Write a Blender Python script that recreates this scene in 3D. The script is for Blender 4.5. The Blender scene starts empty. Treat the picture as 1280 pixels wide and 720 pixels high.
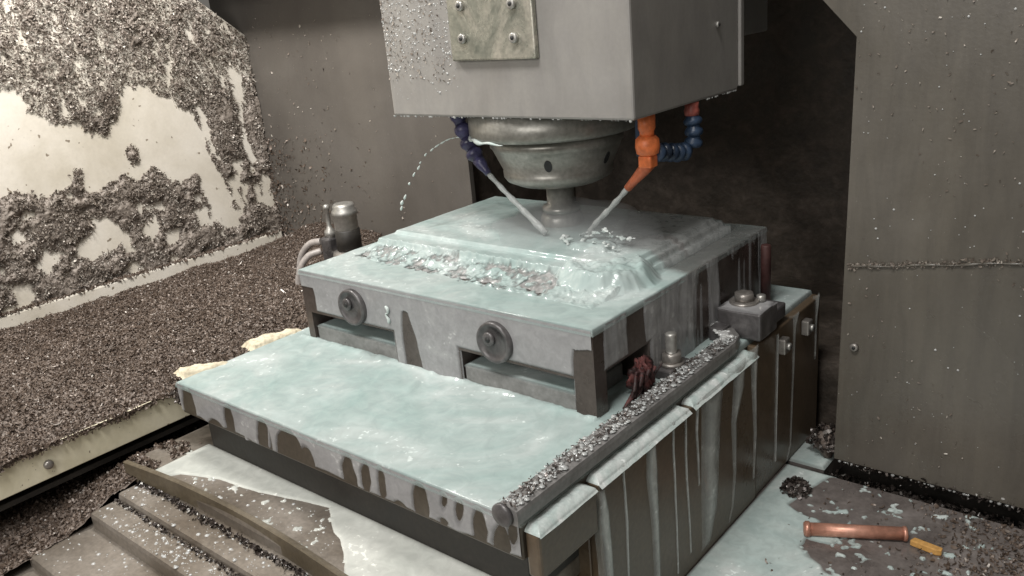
import bpy, bmesh, math, random
import numpy as np
from mathutils import Vector, Matrix

random.seed(7)
RNG = np.random.default_rng(11)
scene = bpy.context.scene
C = scene.collection

# ------------------------------------------------------------------ camera
cam_d = bpy.data.cameras.new('camera')
cam = bpy.data.objects.new('camera', cam_d)
C.objects.link(cam)
cam_d.sensor_width = 36.0
cam_d.lens = 29.99
cam_d.clip_start = 0.02
cam_d.clip_end = 50
R = [[0.7686, 0.1416, -0.6238], [0.6336, -0.3025, 0.7121], [-0.0879, -0.9426, -0.3222]]
cam.matrix_world = Matrix(((R[0][0], -R[0][1], -R[0][2], 0.4858),
                           (R[1][0], -R[1][1], -R[1][2], -0.6743),
                           (R[2][0], -R[2][1], -R[2][2], 0.4439),
                           (0, 0, 0, 1)))
scene.camera = cam

# ------------------------------------------------------------------ world, lamps, exposure
w = bpy.data.worlds.new('World')
scene.world = w
w.use_nodes = True
w.node_tree.nodes['Background'].inputs[0].default_value = (1.0, 0.93, 0.84, 1)
w.node_tree.nodes['Background'].inputs[1].default_value = 0.15


def area_lamp(name, loc, target, sx, sy, power, col):
    d = bpy.data.lights.new(name, 'AREA')
    d.shape = 'RECTANGLE'
    d.size, d.size_y, d.energy, d.color = sx, sy, power, col
    o = bpy.data.objects.new(name, d)
    C.objects.link(o)
    o.location = loc
    o.rotation_euler = (Vector(target) - Vector(loc)).to_track_quat('-Z', 'Y').to_euler()
    return o


area_lamp('work_lamp', (-0.80, -0.08, 0.98), (-1.10, 0.10, 0.1), 0.22, 0.10, 11.5, (1.0, 0.965, 0.915))
area_lamp('shop_light', (0.06, -1.0, 2.2), (-0.05, 0.0, 0.0), 0.9, 0.5, 44, (1.0, 0.98, 0.95))
area_lamp('doorway_light', (0.10, -2.0, 1.0), (-0.1, 0.1, 0.1), 1.2, 0.8, 20, (1.0, 0.975, 0.94))

vs = scene.view_settings
vs.view_transform = 'Standard'
vs.look = 'None'
vs.exposure = 0.0
vs.gamma = 1.0
vs.use_curve_mapping = False


# ------------------------------------------------------------------ materials
def _nt(name):
    m = bpy.data.materials.new(name)
    m.use_nodes = True
    nt = m.node_tree
    return m, nt, nt.nodes['Principled BSDF']


def ramp(nt, fac, stops):
    r = nt.nodes.new('ShaderNodeValToRGB')
    el = r.color_ramp.elements
    while len(el) < len(stops):
        el.new(0.5)
    for e, (p, c) in zip(el, stops):
        e.position = p
        e.color = (*c, 1)
    nt.links.new(fac, r.inputs[0])
    return r


def noise(nt, scale, detail=5, rough=0.6, dist=0.0, stretch=None):
    tc = nt.nodes.new('ShaderNodeTexCoord')
    n = nt.nodes.new('ShaderNodeTexNoise')
    n.inputs['Scale'].default_value = scale
    n.inputs['Detail'].default_value = detail
    n.inputs['Roughness'].default_value = rough
    n.inputs['Distortion'].default_value = dist
    if stretch:
        mp = nt.nodes.new('ShaderNodeMapping')
        mp.inputs['Scale'].default_value = stretch
        nt.links.new(tc.outputs['Object'], mp.inputs[0])
        nt.links.new(mp.outputs[0], n.inputs['Vector'])
    else:
        nt.links.new(tc.outputs['Object'], n.inputs['Vector'])
    return n


def mix(nt, fac, a, b, mode='MIX'):
    m = nt.nodes.new('ShaderNodeMix')
    m.data_type = 'RGBA'
    m.blend_type = mode
    if isinstance(fac, float):
        m.inputs[0].default_value = fac
    else:
        nt.links.new(fac, m.inputs[0])
    nt.links.new(a, m.inputs[6])
    nt.links.new(b, m.inputs[7])
    return m.outputs[2]


def bump(nt, bsdf, h, strength, dist):
    b = nt.nodes.new('ShaderNodeBump')
    b.inputs['Strength'].default_value = strength
    b.inputs['Distance'].default_value = dist
    nt.links.new(h, b.inputs['Height'])
    nt.links.new(b.outputs[0], bsdf.inputs['Normal'])


def surf(name, cols, scale=12, rough=(0.35, 0.6), metal=0.0, bumpd=0.0005, bscale=180, stretch=None,
         spec=0.5, speck=None, dist=0.4, grain=0.15):
    """two-scale mottled surface; cols = three colours dark to light; speck = (scale, threshold, colour)"""
    m, nt, b = _nt(name)
    n1 = noise(nt, scale, 7, 0.62, dist, stretch)
    n2 = noise(nt, bscale, 3, 0.5)
    r = ramp(nt, n1.outputs[0], [(0.3, cols[0]), (0.5, cols[1]), (0.7, cols[2])])
    col = r.outputs[0]
    r2 = ramp(nt, n2.outputs[0], [(0.3, (1 - grain,) * 3), (0.7, (1 + grain,) * 3)])
    col = mix(nt, 1.0, col, r2.outputs[0], 'MULTIPLY')
    if speck:
        sc, th, sc_col = speck
        n3 = noise(nt, sc, 2, 0.5)
        r3 = ramp(nt, n3.outputs[0], [(th, (0, 0, 0)), (th + 0.02, (1, 1, 1))])
        rgb = nt.nodes.new('ShaderNodeRGB')
        rgb.outputs[0].default_value = (*sc_col, 1)
        col = mix(nt, r3.outputs[0], col, rgb.outputs[0])
    nt.links.new(col, b.inputs['Base Color'])
    rr = nt.nodes.new('ShaderNodeMapRange')
    rr.inputs[1].default_value, rr.inputs[2].default_value = 0.3, 0.7
    rr.inputs[3].default_value, rr.inputs[4].default_value = rough
    nt.links.new(n1.outputs[0], rr.inputs[0])
    nt.links.new(rr.outputs[0], b.inputs['Roughness'])
    b.inputs['Metallic'].default_value = metal
    b.inputs['Specular IOR Level'].default_value = spec
    if bumpd:
        bump(nt, b, n2.outputs[0], 0.6, bumpd)
    return m


def liquid(name, c_deep, c_mid, c_foam, scale=7, rough=0.12, alpha=1.0, wave=0.0006, wscale=30, thin=None):
    """milky liquid; where thin is given the mesh attribute thick sets how much it covers"""
    m, nt, b = _nt(name)
    n1 = noise(nt, scale, 6, 0.6, 1.6)
    n2 = noise(nt, scale * 9, 4, 0.6, 0.8)
    n3 = noise(nt, 130, 2, 0.5, 0.3)
    nw = noise(nt, wscale, 3, 0.5, 0.6)
    r = ramp(nt, n1.outputs[0], [(0.32, c_deep), (0.5, c_mid), (0.66, c_foam)])
    r2 = ramp(nt, n2.outputs[0], [(0.35, (0.88, 0.88, 0.88)), (0.7, (1.06, 1.06, 1.06))])
    col = mix(nt, 1.0, r.outputs[0], r2.outputs[0], 'MULTIPLY')
    # froth: tiny bubbles gathered where the foam is
    mul = nt.nodes.new('ShaderNodeMath'); mul.operation = 'MULTIPLY'
    nt.links.new(n1.outputs[0], mul.inputs[0]); nt.links.new(n3.outputs[0], mul.inputs[1])
    fr = ramp(nt, mul.outputs[0], [(0.36, (0, 0, 0)), (0.42, (1, 1, 1))])
    fc = nt.nodes.new('ShaderNodeRGB')
    fc.outputs[0].default_value = (*[min(0.9, c * 1.3) for c in c_foam], 1)
    col = mix(nt, fr.outputs[0], col, fc.outputs[0])
    nt.links.new(col, b.inputs['Base Color'])
    rr = nt.nodes.new('ShaderNodeMapRange')
    rr.inputs[1].default_value, rr.inputs[2].default_value = 0.35, 0.65
    rr.inputs[3].default_value, rr.inputs[4].default_value = rough * 0.7, rough * 2.0
    nt.links.new(n1.outputs[0], rr.inputs[0])
    nt.links.new(rr.outputs[0], b.inputs['Roughness'])
    b.inputs['IOR'].default_value = 1.36
    if thin is None:
        b.inputs['Alpha'].default_value = alpha
    else:
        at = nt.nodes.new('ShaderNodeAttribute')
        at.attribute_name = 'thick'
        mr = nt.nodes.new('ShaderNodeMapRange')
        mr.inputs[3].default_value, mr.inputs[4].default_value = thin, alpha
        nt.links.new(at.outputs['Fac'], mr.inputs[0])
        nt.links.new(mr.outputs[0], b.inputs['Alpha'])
    bump(nt, b, nw.outputs[0], 0.5, wave)
    return m


def flakes_mat(name, stops, metal=0.25, rough=0.38):
    m, nt, b = _nt(name)
    g = nt.nodes.new('ShaderNodeNewGeometry')
    r = ramp(nt, g.outputs['Random Per Island'], stops)
    n = noise(nt, 5, 3)
    r2 = ramp(nt, n.outputs[0], [(0.3, (0.72, 0.68, 0.64)), (0.7, (1.15, 1.15, 1.15))])
    nt.links.new(mix(nt, 1.0, r.outputs[0], r2.outputs[0], 'MULTIPLY'), b.inputs['Base Color'])
    b.inputs['Metallic'].default_value = metal
    b.inputs['Roughness'].default_value = rough
    return m


def plain(name, col, rough=0.4, metal=0.0, var=0.25, scale=40, bumpd=0.0004):
    d = tuple(c * (1 - var) for c in col)
    l = tuple(min(1, c * (1 + var)) for c in col)
    return surf(name, (d, col, l), scale, (max(0.05, rough - 0.1), min(1, rough + 0.12)), metal, bumpd)


M = {}
M['cream'] = surf('cream_paint', ((0.56, 0.515, 0.43), (0.68, 0.635, 0.555), (0.76, 0.72, 0.65)), 5, (0.3, 0.5), 0, 0.0003,
                  speck=(70, 0.70, (0.25, 0.21, 0.16)), grain=0.03)
M['flange'] = surf('flange_paint', ((0.58, 0.53, 0.37), (0.75, 0.70, 0.53), (0.82, 0.77, 0.61)), 9, (0.35, 0.6), 0, 0.0003,
                   speck=(130, 0.70, (0.22, 0.18, 0.13)), grain=0.03)
M['wall'] = surf('grey_enamel', ((0.092, 0.082, 0.073), (0.112, 0.101, 0.090), (0.133, 0.121, 0.109)), 4, (0.35, 0.5), 0, 0.0003,
                 speck=(240, 0.73, (0.30, 0.27, 0.24)), grain=0.03)
M['panel'] = surf('dark_cover_enamel', ((0.094, 0.083, 0.068), (0.112, 0.100, 0.084), (0.135, 0.122, 0.106)), 3, (0.22, 0.38), 0, 0.0003,
                  speck=(260, 0.735, (0.30, 0.28, 0.25)), grain=0.03)
M['head'] = surf('head_enamel', ((0.235, 0.222, 0.211), (0.258, 0.246, 0.235), (0.28, 0.268, 0.258)), 6, (0.32, 0.46), 0, 0.00005, grain=0.03)
def smear(mat, stretch, lo, hi, scale=3.0):
    nt = mat.node_tree
    b = nt.nodes['Principled BSDF']
    src = b.inputs['Base Color'].links[0].from_socket
    n = noise(nt, scale, 6, 0.65, 0.8, stretch)
    r = ramp(nt, n.outputs[0], [(0.38, (lo,) * 3), (0.62, (hi, hi, hi * 0.985))])
    nt.links.new(mix(nt, 1.0, src, r.outputs[0], 'MULTIPLY'), b.inputs['Base Color'])


smear(M['head'], (1, 1, 0.25), 0.92, 1.10)
smear(M['head'], (3, 3, 1.2), 0.94, 1.06, 9)
smear(M['panel'], (1, 1, 0.2), 0.85, 1.15)
smear(M['panel'], (4, 4, 0.5), 0.92, 1.08, 12)
smear(M['wall'], (1, 1, 0.22), 0.88, 1.10)
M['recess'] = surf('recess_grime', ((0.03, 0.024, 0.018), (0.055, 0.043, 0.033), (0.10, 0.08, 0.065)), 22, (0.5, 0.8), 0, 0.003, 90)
M['steel_wet'] = surf('wet_tool_steel', ((0.065, 0.050, 0.043), (0.09, 0.072, 0.063), (0.13, 0.110, 0.10)), 14, (0.2, 0.4), 0.3, 0.0003)
M['core_steel'] = surf('milled_core_steel', ((0.19, 0.185, 0.18), (0.29, 0.285, 0.28), (0.42, 0.42, 0.415)), 60, (0.2, 0.4), 0.05, 0.0006)
M['side'] = surf('olive_table_paint', ((0.082, 0.057, 0.035), (0.102, 0.073, 0.047), (0.125, 0.093, 0.062)), 7, (0.25, 0.4), 0, 0.0003)
M['plate'] = surf('table_plate_steel', ((0.055, 0.044, 0.032), (0.075, 0.061, 0.046), (0.10, 0.085, 0.066)), 10, (0.3, 0.45), 0.15, 0.0003)
M['dark'] = surf('dark_gap_steel', ((0.018, 0.016, 0.014), (0.03, 0.027, 0.023), (0.045, 0.04, 0.035)), 20, (0.5, 0.7))
M['cover'] = surf('way_cover_steel', ((0.15, 0.124, 0.098), (0.215, 0.187, 0.157), (0.28, 0.25, 0.218)), 9, (0.3, 0.5), 0.35, 0.0004)
M['rail'] = surf('wiper_rubber', ((0.07, 0.055, 0.035), (0.11, 0.088, 0.058), (0.15, 0.125, 0.09)), 14, (0.35, 0.55), 0, 0.0006)
M['floor'] = surf('floor_pan_steel', ((0.10, 0.085, 0.08), (0.16, 0.14, 0.13), (0.23, 0.205, 0.195)), 16, (0.2, 0.4), 0.15, 0.0005)
M['nose'] = surf('spindle_nose_steel', ((0.20, 0.193, 0.170), (0.30, 0.292, 0.265), (0.40, 0.392, 0.365)), 9, (0.30, 0.46), 0.5, 0.0003,
                 stretch=(1, 1, 3.0))
M['chrome'] = plain('bright_steel', (0.42, 0.41, 0.385), 0.38, 0.7, 0.08, 12, 0.0)
M['bolt'] = plain('dull_bolt_steel', (0.28, 0.26, 0.24), 0.35, 0.6)
M['hole'] = plain('socket_shadow_steel', (0.02, 0.02, 0.02), 0.6)
M['plug'] = surf('grey_plug_steel', ((0.06, 0.056, 0.056), (0.10, 0.094, 0.094), (0.16, 0.152, 0.152)), 35, (0.25, 0.45), 0.3, 0.0005)
M['nameplate'] = surf('swirled_plate', ((0.24, 0.255, 0.215), (0.40, 0.395, 0.335), (0.60, 0.56, 0.48)), 13, (0.18, 0.36), 0.6, 0.0002,
                      300, dist=2.2)
M['bar_grey'] = surf('wet_grey_bar', ((0.17, 0.165, 0.158), (0.22, 0.213, 0.207), (0.28, 0.273, 0.267)), 30, (0.25, 0.45), 0.2, 0.0005)
M['orange'] = plain('orange_plastic', (0.66, 0.165, 0.05), 0.38, 0, 0.35)
M['orange_dark'] = plain('orange_nozzle_plastic', (0.46, 0.12, 0.05), 0.4, 0, 0.15)
M['blue'] = plain('blue_plastic', (0.022, 0.040, 0.075), 0.34, 0, 0.7)
M['violet'] = plain('violet_blue_plastic', (0.045, 0.042, 0.10), 0.38, 0, 0.6)
M['red'] = plain('red_plastic', (0.33, 0.09, 0.07), 0.4, 0, 0.3)
M['copper'] = surf('copper', ((0.42, 0.20, 0.14), (0.56, 0.28, 0.20), (0.66, 0.37, 0.28)), 30, (0.32, 0.5), 0.45, 0.0003)
M['amber'] = plain('amber_plastic', (0.60, 0.33, 0.10), 0.35, 0, 0.2)
M['rust'] = plain('rusty_red_steel', (0.05, 0.018, 0.016), 0.6, 0, 0.4)
M['rag'] = surf('stained_rag', ((0.010, 0.007, 0.006), (0.032, 0.010, 0.010), (0.17, 0.05, 0.045)), 55, (0.5, 0.8), 0, 0.001, 300)
M['hose'] = plain('pale_hose', (0.34, 0.31, 0.29), 0.4, 0, 0.25)
M['foamcrust'] = surf('dried_foam_crust', ((0.46, 0.40, 0.28), (0.60, 0.535, 0.40), (0.68, 0.63, 0.51)), 40, (0.5, 0.7), 0, 0.001)
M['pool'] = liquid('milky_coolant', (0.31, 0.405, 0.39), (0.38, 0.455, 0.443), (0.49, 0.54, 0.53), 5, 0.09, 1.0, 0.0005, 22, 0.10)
M['pool_thin'] = liquid('thin_grey_coolant', (0.48, 0.50, 0.465), (0.55, 0.565, 0.525), (0.62, 0.63, 0.59), 6, 0.07)
M['pool_floor'] = liquid('floor_coolant', (0.42, 0.51, 0.495), (0.50, 0.58, 0.56), (0.62, 0.67, 0.65), 8, 0.07, 1.0, 0.0006, 30, 0.45)
M['film'] = liquid('grey_coolant_film', (0.30, 0.297, 0.30), (0.345, 0.342, 0.346), (0.40, 0.398, 0.40), 12, 0.12, 0.95, 0.0004, 60, 0.45)
M['run'] = liquid('coolant_run', (0.40, 0.41, 0.395), (0.48, 0.49, 0.47), (0.60, 0.61, 0.59), 25, 0.12, 0.92, 0.0004, 80, 0.25)
M['foam'] = liquid('white_foam', (0.46, 0.545, 0.525), (0.55, 0.61, 0.59), (0.66, 0.69, 0.675), 30, 0.16, 1.0, 0.0008, 160)
M['jet'] = liquid('coolant_jet', (0.42, 0.44, 0.43), (0.50, 0.52, 0.51), (0.60, 0.62, 0.61), 30, 0.1, 0.6)
M['bead'] = plain('water_bead', (0.46, 0.465, 0.455), 0.16, 0, 0.1, 40, 0.0)
M['bar_bead'] = plain('bar_water_bead', (0.36, 0.37, 0.365), 0.15, 0, 0.1, 40, 0.0)
M['cake'] = surf('packed_chips', ((0.10, 0.077, 0.062), (0.14, 0.110, 0.091), (0.185, 0.15, 0.128)), 60, (0.45, 0.7), 0.15, 0.002, 220)
M['cake_wall'] = surf('chips_stuck_to_wall', ((0.17, 0.142, 0.12), (0.24, 0.205, 0.176), (0.34, 0.30, 0.265)), 60, (0.45, 0.7), 0.15, 0.002, 220)
M['chip'] = flakes_mat('brown_steel_chips', [(0.0, (0.098, 0.071, 0.055)), (0.5, (0.135, 0.102, 0.081)), (0.9, (0.175, 0.137, 0.112)), (0.985, (0.32, 0.28, 0.25)), (1.0, (0.75, 0.72, 0.68))], 0.15, 0.42)
M['chip_wall'] = flakes_mat('grey_steel_chips', [(0.0, (0.145, 0.120, 0.100)), (0.5, (0.22, 0.188, 0.162)), (0.85, (0.33, 0.295, 0.258)), (1.0, (0.55, 0.52, 0.47))], 0.15, 0.42)
M['chip_dark'] = flakes_mat('dark_wet_chips', [(0.0, (0.03, 0.025, 0.022)), (0.6, (0.075, 0.062, 0.057)), (0.93, (0.16, 0.14, 0.13)), (1.0, (0.65, 0.65, 0.63))], 0.3, 0.25)


# ------------------------------------------------------------------ helpers
def tag(o, label=None, cat=None, group=None, kind=None):
    if label: o['label'] = label
    if cat: o['category'] = cat
    if group: o['group'] = group
    if kind: o['kind'] = kind
    return o


def empty(name, loc=(0, 0, 0), label=None, cat=None, group=None):
    o = bpy.data.objects.new(name, None)
    o.empty_display_size = 0.02
    o.location = loc
    C.objects.link(o)
    return tag(o, label, cat, group)


def link(name, me, mat, parent=None, smooth=False):
    o = bpy.data.objects.new(name, me)
    C.objects.link(o)
    if mat is not None and not me.materials:
        me.materials.append(M[mat] if isinstance(mat, str) else mat)
    if smooth:
        me.polygons.foreach_set('use_smooth', [True] * len(me.polygons))
    if parent is not None:
        o.parent = parent
        o.matrix_parent_inverse = Matrix.Translation(parent.location).inverted()
    return o


def fast_mesh(name, V, Q):
    V = np.asarray(V, dtype=np.float32)
    Q = np.asarray(Q, dtype=np.int32)
    k = Q.shape[1]
    me = bpy.data.meshes.new(name)
    me.vertices.add(len(V))
    me.vertices.foreach_set('co', V.ravel())
    me.loops.add(Q.size)
    me.loops.foreach_set('vertex_index', Q.ravel())
    me.polygons.add(len(Q))
    me.polygons.foreach_set('loop_start', np.arange(0, Q.size, k, dtype=np.int32))
    me.update(calc_edges=True)
    me.validate()
    return me


def bm_mesh(name, bm):
    bmesh.ops.recalc_face_normals(bm, faces=bm.faces)
    me = bpy.data.meshes.new(name)
    bm.to_mesh(me)
    bm.free()
    return me


def add_box(bm, x0, x1, y0, y1, z0, z1, bev=0.0, seg=2):
    vs = [bm.verts.new(p) for p in [(x0, y0, z0), (x1, y0, z0), (x1, y1, z0), (x0, y1, z0),
                                    (x0, y0, z1), (x1, y0, z1), (x1, y1, z1), (x0, y1, z1)]]
    fs = [bm.faces.new([vs[i] for i in f]) for f in
          [(0, 3, 2, 1), (4, 5, 6, 7), (0, 1, 5, 4), (1, 2, 6, 5), (2, 3, 7, 6), (3, 0, 4, 7)]]
    if bev:
        es = list({e for f in fs for e in f.edges})
        bmesh.ops.bevel(bm, geom=es, offset=bev, segments=seg, affect='EDGES', profile=0.5)


def box(name, mat, x0, x1, y0, y1, z0, z1, bev=0.0015, parent=None):
    bm = bmesh.new()
    add_box(bm, x0, x1, y0, y1, z0, z1, bev)
    return link(name, bm_mesh(name, bm), mat, parent)


def prism(name, mat, pts, axis, a0, a1, bev=0.0, parent=None):
    """polygon pts extruded along an axis ('x','y','z') from a0 to a1"""
    def P(u, v, a):
        return {'x': (a, u, v), 'y': (u, a, v), 'z': (u, v, a)}[axis]
    bm = bmesh.new()
    A = [bm.verts.new(P(u, v, a0)) for u, v in pts]
    B = [bm.verts.new(P(u, v, a1)) for u, v in pts]
    n = len(pts)
    bm.faces.new(A)
    bm.faces.new(B[::-1])
    for i in range(n):
        bm.faces.new([A[i], A[(i + 1) % n], B[(i + 1) % n], B[i]])
    if bev:
        bmesh.ops.bevel(bm, geom=list(bm.edges), offset=bev, segments=2, affect='EDGES', profile=0.5)
    return link(name, bm_mesh(name, bm), mat, parent)


def lathe(name, mat, prof, loc, axis=(0, 0, 1), n=48, parent=None, smooth_ang=40, wob=None):
    """prof: list of (radius, height) along axis from loc"""
    q = Vector((0, 0, 1)).rotation_difference(Vector(axis).normalized())
    bm = bmesh.new()
    rings = []
    for r, h in prof:
        ring = []
        for i in range(n):
            a = 2 * math.pi * i / n
            rr = r * (1 + (wob(a, h) if wob else 0))
            ring.append(bm.verts.new(q @ Vector((rr * math.cos(a), rr * math.sin(a), h)) + Vector(loc)))
        rings.append(ring)
    for a, b in zip(rings, rings[1:]):
        for i in range(n):
            bm.faces.new([a[i], a[(i + 1) % n], b[(i + 1) % n], b[i]])
    bm.faces.new(rings[0])
    bm.faces.new(rings[-1])
    for f in bm.faces: f.smooth = True
    for e in bm.edges:
        if len(e.link_faces) == 2 and e.calc_face_angle(0) > math.radians(smooth_ang):
            e.smooth = False
    return link(name, bm_mesh(name, bm), mat, parent)


def catmull(pts, k=8):
    P = [Vector(p) for p in pts]
    P = [2 * P[0] - P[1]] + P + [2 * P[-1] - P[-2]]
    out = []
    for i in range(1, len(P) - 2):
        for s in range(k):
            t = s / k
            a, b, c, d = P[i - 1], P[i], P[i + 1], P[i + 2]
            out.append(0.5 * (2 * b + (c - a) * t + (2 * a - 5 * b + 4 * c - d) * t * t + (3 * b - a - 3 * c + d) * t ** 3))
    out.append(P[-2])
    return out


def tube(name, mat, pts, rad, n=14, k=8, parent=None, jitter=0.0):
    """rad: number or function of 0..1"""
    path = catmull(pts, k) if k > 1 else [Vector(p) for p in pts]
    bm = bmesh.new()
    rings = []
    up = Vector((0.13, 0.31, 0.94))
    for i, p in enumerate(path):
        t = (path[min(i + 1, len(path) - 1)] - path[max(i - 1, 0)]).normalized()
        u = t.cross(up).normalized()
        v = t.cross(u)
        r = rad(i / (len(path) - 1)) if callable(rad) else rad
        rings.append([bm.verts.new(p + (u * math.cos(2 * math.pi * j / n) + v * math.sin(2 * math.pi * j / n)) * r *
                                   (1 + jitter * (random.random() - 0.5))) for j in range(n)])
    for a, b in zip(rings, rings[1:]):
        for j in range(n):
            bm.faces.new([a[j], a[(j + 1) % n], b[(j + 1) % n], b[j]])
    bm.faces.new(rings[0])
    bm.faces.new(rings[-1])
    for f in bm.faces: f.smooth = len(f.verts) == 4
    return link(name, bm_mesh(name, bm), mat, parent)


# ---- numpy noise
_T = RNG.random((257, 257))


def vnoise(u, v):
    iu, iv = np.floor(u).astype(int), np.floor(v).astype(int)
    fu, fv = u - iu, v - iv
    fu, fv = fu * fu * (3 - 2 * fu), fv * fv * (3 - 2 * fv)
    g = lambda a, b: _T[a % 256, b % 256]
    return (g(iu, iv) * (1 - fu) * (1 - fv) + g(iu + 1, iv) * fu * (1 - fv) + g(iu, iv + 1) * (1 - fu) * fv + g(iu + 1, iv + 1) * fu * fv)


def fbm(u, v, s, oct=4, gain=0.5, seed=0):
    out, amp, tot = 0, 1.0, 0
    for o in range(oct):
        out = out + amp * vnoise(u * s + 17.3 * (o + seed) + 31, v * s + 9.1 * (o + 2 * seed) + 57)
        tot += amp
        amp *= gain
        s *= 2.03
    return out / tot * 2 - 1      # -1..1


def sm(a, b, x):
    t = np.clip((x - a) / (b - a), 0, 1)
    return t * t * (3 - 2 * t)


def seg_d(u, v, a, b):
    """distance to the segment a-b"""
    ax, ay = a; bx, by = b
    dx, dy = bx - ax, by - ay
    t = np.clip(((u - ax) * dx + (v - ay) * dy) / (dx * dx + dy * dy + 1e-12), 0, 1)
    return np.hypot(u - ax - t * dx, v - ay - t * dy), t


def poly_sd(u, v, pts):
    """signed distance to a polygon, positive inside"""
    d = np.full(u.shape, 1e9)
    ins = np.zeros(u.shape, bool)
    n = len(pts)
    for i in range(n):
        a, b = pts[i], pts[(i + 1) % n]
        d = np.minimum(d, seg_d(u, v, a, b)[0])
        c = ((a[1] > v) != (b[1] > v)) & (u < (b[0] - a[0]) * (v - a[1]) / (b[1] - a[1] + 1e-12) + a[0])
        ins ^= c
    return np.where(ins, d, -d)


def ell(u, v, c, r):
    """approximate signed distance to an ellipse, positive inside"""
    q = np.hypot((u - c[0]) / r[0], (v - c[1]) / r[1])
    return (1 - q) * min(r)


def sheet(name, mat, org, U, V, N, lu, lv, nu, nv, height, parent=None, keep=None, store=None):
    """grid org + u*U + v*V + height*N; cells lying wholly below 0 are dropped when keep is given"""
    u, v = np.meshgrid(np.linspace(*lu, nu), np.linspace(*lv, nv), indexing='ij')
    h = height(u, v)
    P = (np.array(org)[None, None] + u[..., None] * np.array(U) + v[..., None] * np.array(V) + h[..., None] * np.array(N))
    idx = np.arange(nu * nv).reshape(nu, nv)
    q = np.stack([idx[:-1, :-1], idx[1:, :-1], idx[1:, 1:], idx[:-1, 1:]], -1)
    if keep is not None:
        k = keep(u, v, h)
        kk = k[:-1, :-1] | k[1:, :-1] | k[1:, 1:] | k[:-1, 1:]
        q = q[kk]
    q = q.reshape(-1, 4)
    used = np.unique(q)
    rem = np.zeros(nu * nv, int)
    rem[used] = np.arange(len(used))
    n = np.cross(np.array(U, float), np.array(V, float))
    q = rem[q]
    if np.dot(n, np.array(N, float)) < 0: q = q[:, ::-1]
    me = fast_mesh(name, P.reshape(-1, 3)[used], q)
    if store:
        me.attributes.new('thick', 'FLOAT', 'POINT').data.foreach_set('value', store['t'].reshape(-1)[used].astype(np.float32))
    return link(name, me, mat, parent, smooth=True)


def film(name, mat, org, U, V, N, lu, lv, nu, nv, field, t, soft, parent=None, extra=None, base=None, thick=None):
    """liquid layer of thickness t where field > 0 (field in metres); its rim dips under the surface, so its edge is round"""
    store = {}

    def hgt(u, v):
        f = field(u, v)
        h = t * np.clip(np.sqrt(np.clip(f / soft, 0, 1)) - np.clip(-f / soft, 0, 1), -1, 1)
        if extra is not None: h = h + np.where(f > 0, extra(u, v) * np.clip(f / soft, 0, 1), 0)
        if base is not None: h = h + base(u, v)
        store['t'] = np.clip(f / soft, 0, 1)
        if thick is not None: store['t'] = store['t'] * thick(u, v)
        return h

    def kp(u, v, h):
        return field(u, v) > -soft * 0.9
    o = sheet(name, mat, org, U, V, N, lu, lv, nu, nv, hgt, parent, kp, store)
    return o


def flakes(name, mat, P, N, size, parent=None, tilt=0.7, aspect=0.5, curl=0.5):
    """many small curled metal chips at points P with surface normals N"""
    n = len(P)
    d = RNG.normal(size=(n, 3))
    nn = N + tilt * RNG.normal(size=(n, 3))
    nn /= np.linalg.norm(nn, axis=1, keepdims=True)
    a = np.cross(nn, d); a /= np.linalg.norm(a, axis=1, keepdims=True)
    b = np.cross(nn, a)
    L = size * (0.45 + 1.0 * RNG.random(n) ** 2)
    W = L * aspect * (0.5 + 0.8 * RNG.random(n))
    cu = curl * (0.3 + RNG.random(n)) * L
    vs = []
    for s, hgt in ((-0.5, 1.0), (-0.17, 0.1), (0.17, 0.1), (0.5, 1.0)):
        for e in (-0.5, 0.5):
            vs.append(P + a * (L * s)[:, None] + b * (W * e * (1.0 if abs(s) < 0.3 else 0.6))[:, None] + nn * (cu * hgt * 0.5)[:, None])
    V = np.stack(vs, 1).reshape(-1, 3)
    base = (np.arange(n) * 8)[:, None, None]
    Q = (np.array([[0, 1, 3, 2], [2, 3, 5, 4], [4, 5, 7, 6]])[None] + base).reshape(-1, 4)
    o = link(name, fast_mesh(name, V, Q), mat, parent)
    return o


_BV = None


def beads(name, mat, P, N, r, parent=None, flat=0.55):
    """small droplets: hemispherical caps"""
    n = len(P)
    d = RNG.normal(size=(n, 3))
    a = np.cross(N, d); a /= np.linalg.norm(a, axis=1, keepdims=True)
    b = np.cross(N, a)
    vs = []
    k = 6
    for rad, h in ((1.0, -0.1), (0.75, 0.66)):
        for i in range(k):
            c, s = math.cos(2 * math.pi * i / k), math.sin(2 * math.pi * i / k)
            vs.append(P + (a * c + b * s) * (r * rad)[:, None] + N * (r * h * flat)[:, None])
    vs.append(P + N * (r * flat)[:, None])
    V = np.stack(vs, 1).reshape(-1, 3)
    T = []
    for i in range(k):
        j = (i + 1) % k
        T += [[i, j, k + j], [i, k + j, k + i], [k + i, k + j, 2 * k]]
    Q = (np.array(T)[None] + (np.arange(n) * (2 * k + 1))[:, None, None]).reshape(-1, 3)
    o = link(name, fast_mesh(name, V, Q), mat, parent, smooth=True)
    o['kind'] = 'stuff'
    return o


def cap_screw(parent, loc, axis, r, name='screw', mat='chrome'):
    h = lathe(name, mat, [(r, 0), (r, r * 0.7), (r * 0.85, r * 0.9), (r * 0.5, r * 0.9)], loc, axis, 20, parent)
    p = Vector(loc) + Vector(axis).normalized() * (r * 0.9)
    lathe('socket', 'hole', [(r * 0.45, 0.0), (r * 0.45, 0.0006)], p, axis, 6, h)
    return h


# =================================================================== SETTING
WX = -1.28           # left wall plane


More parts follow.
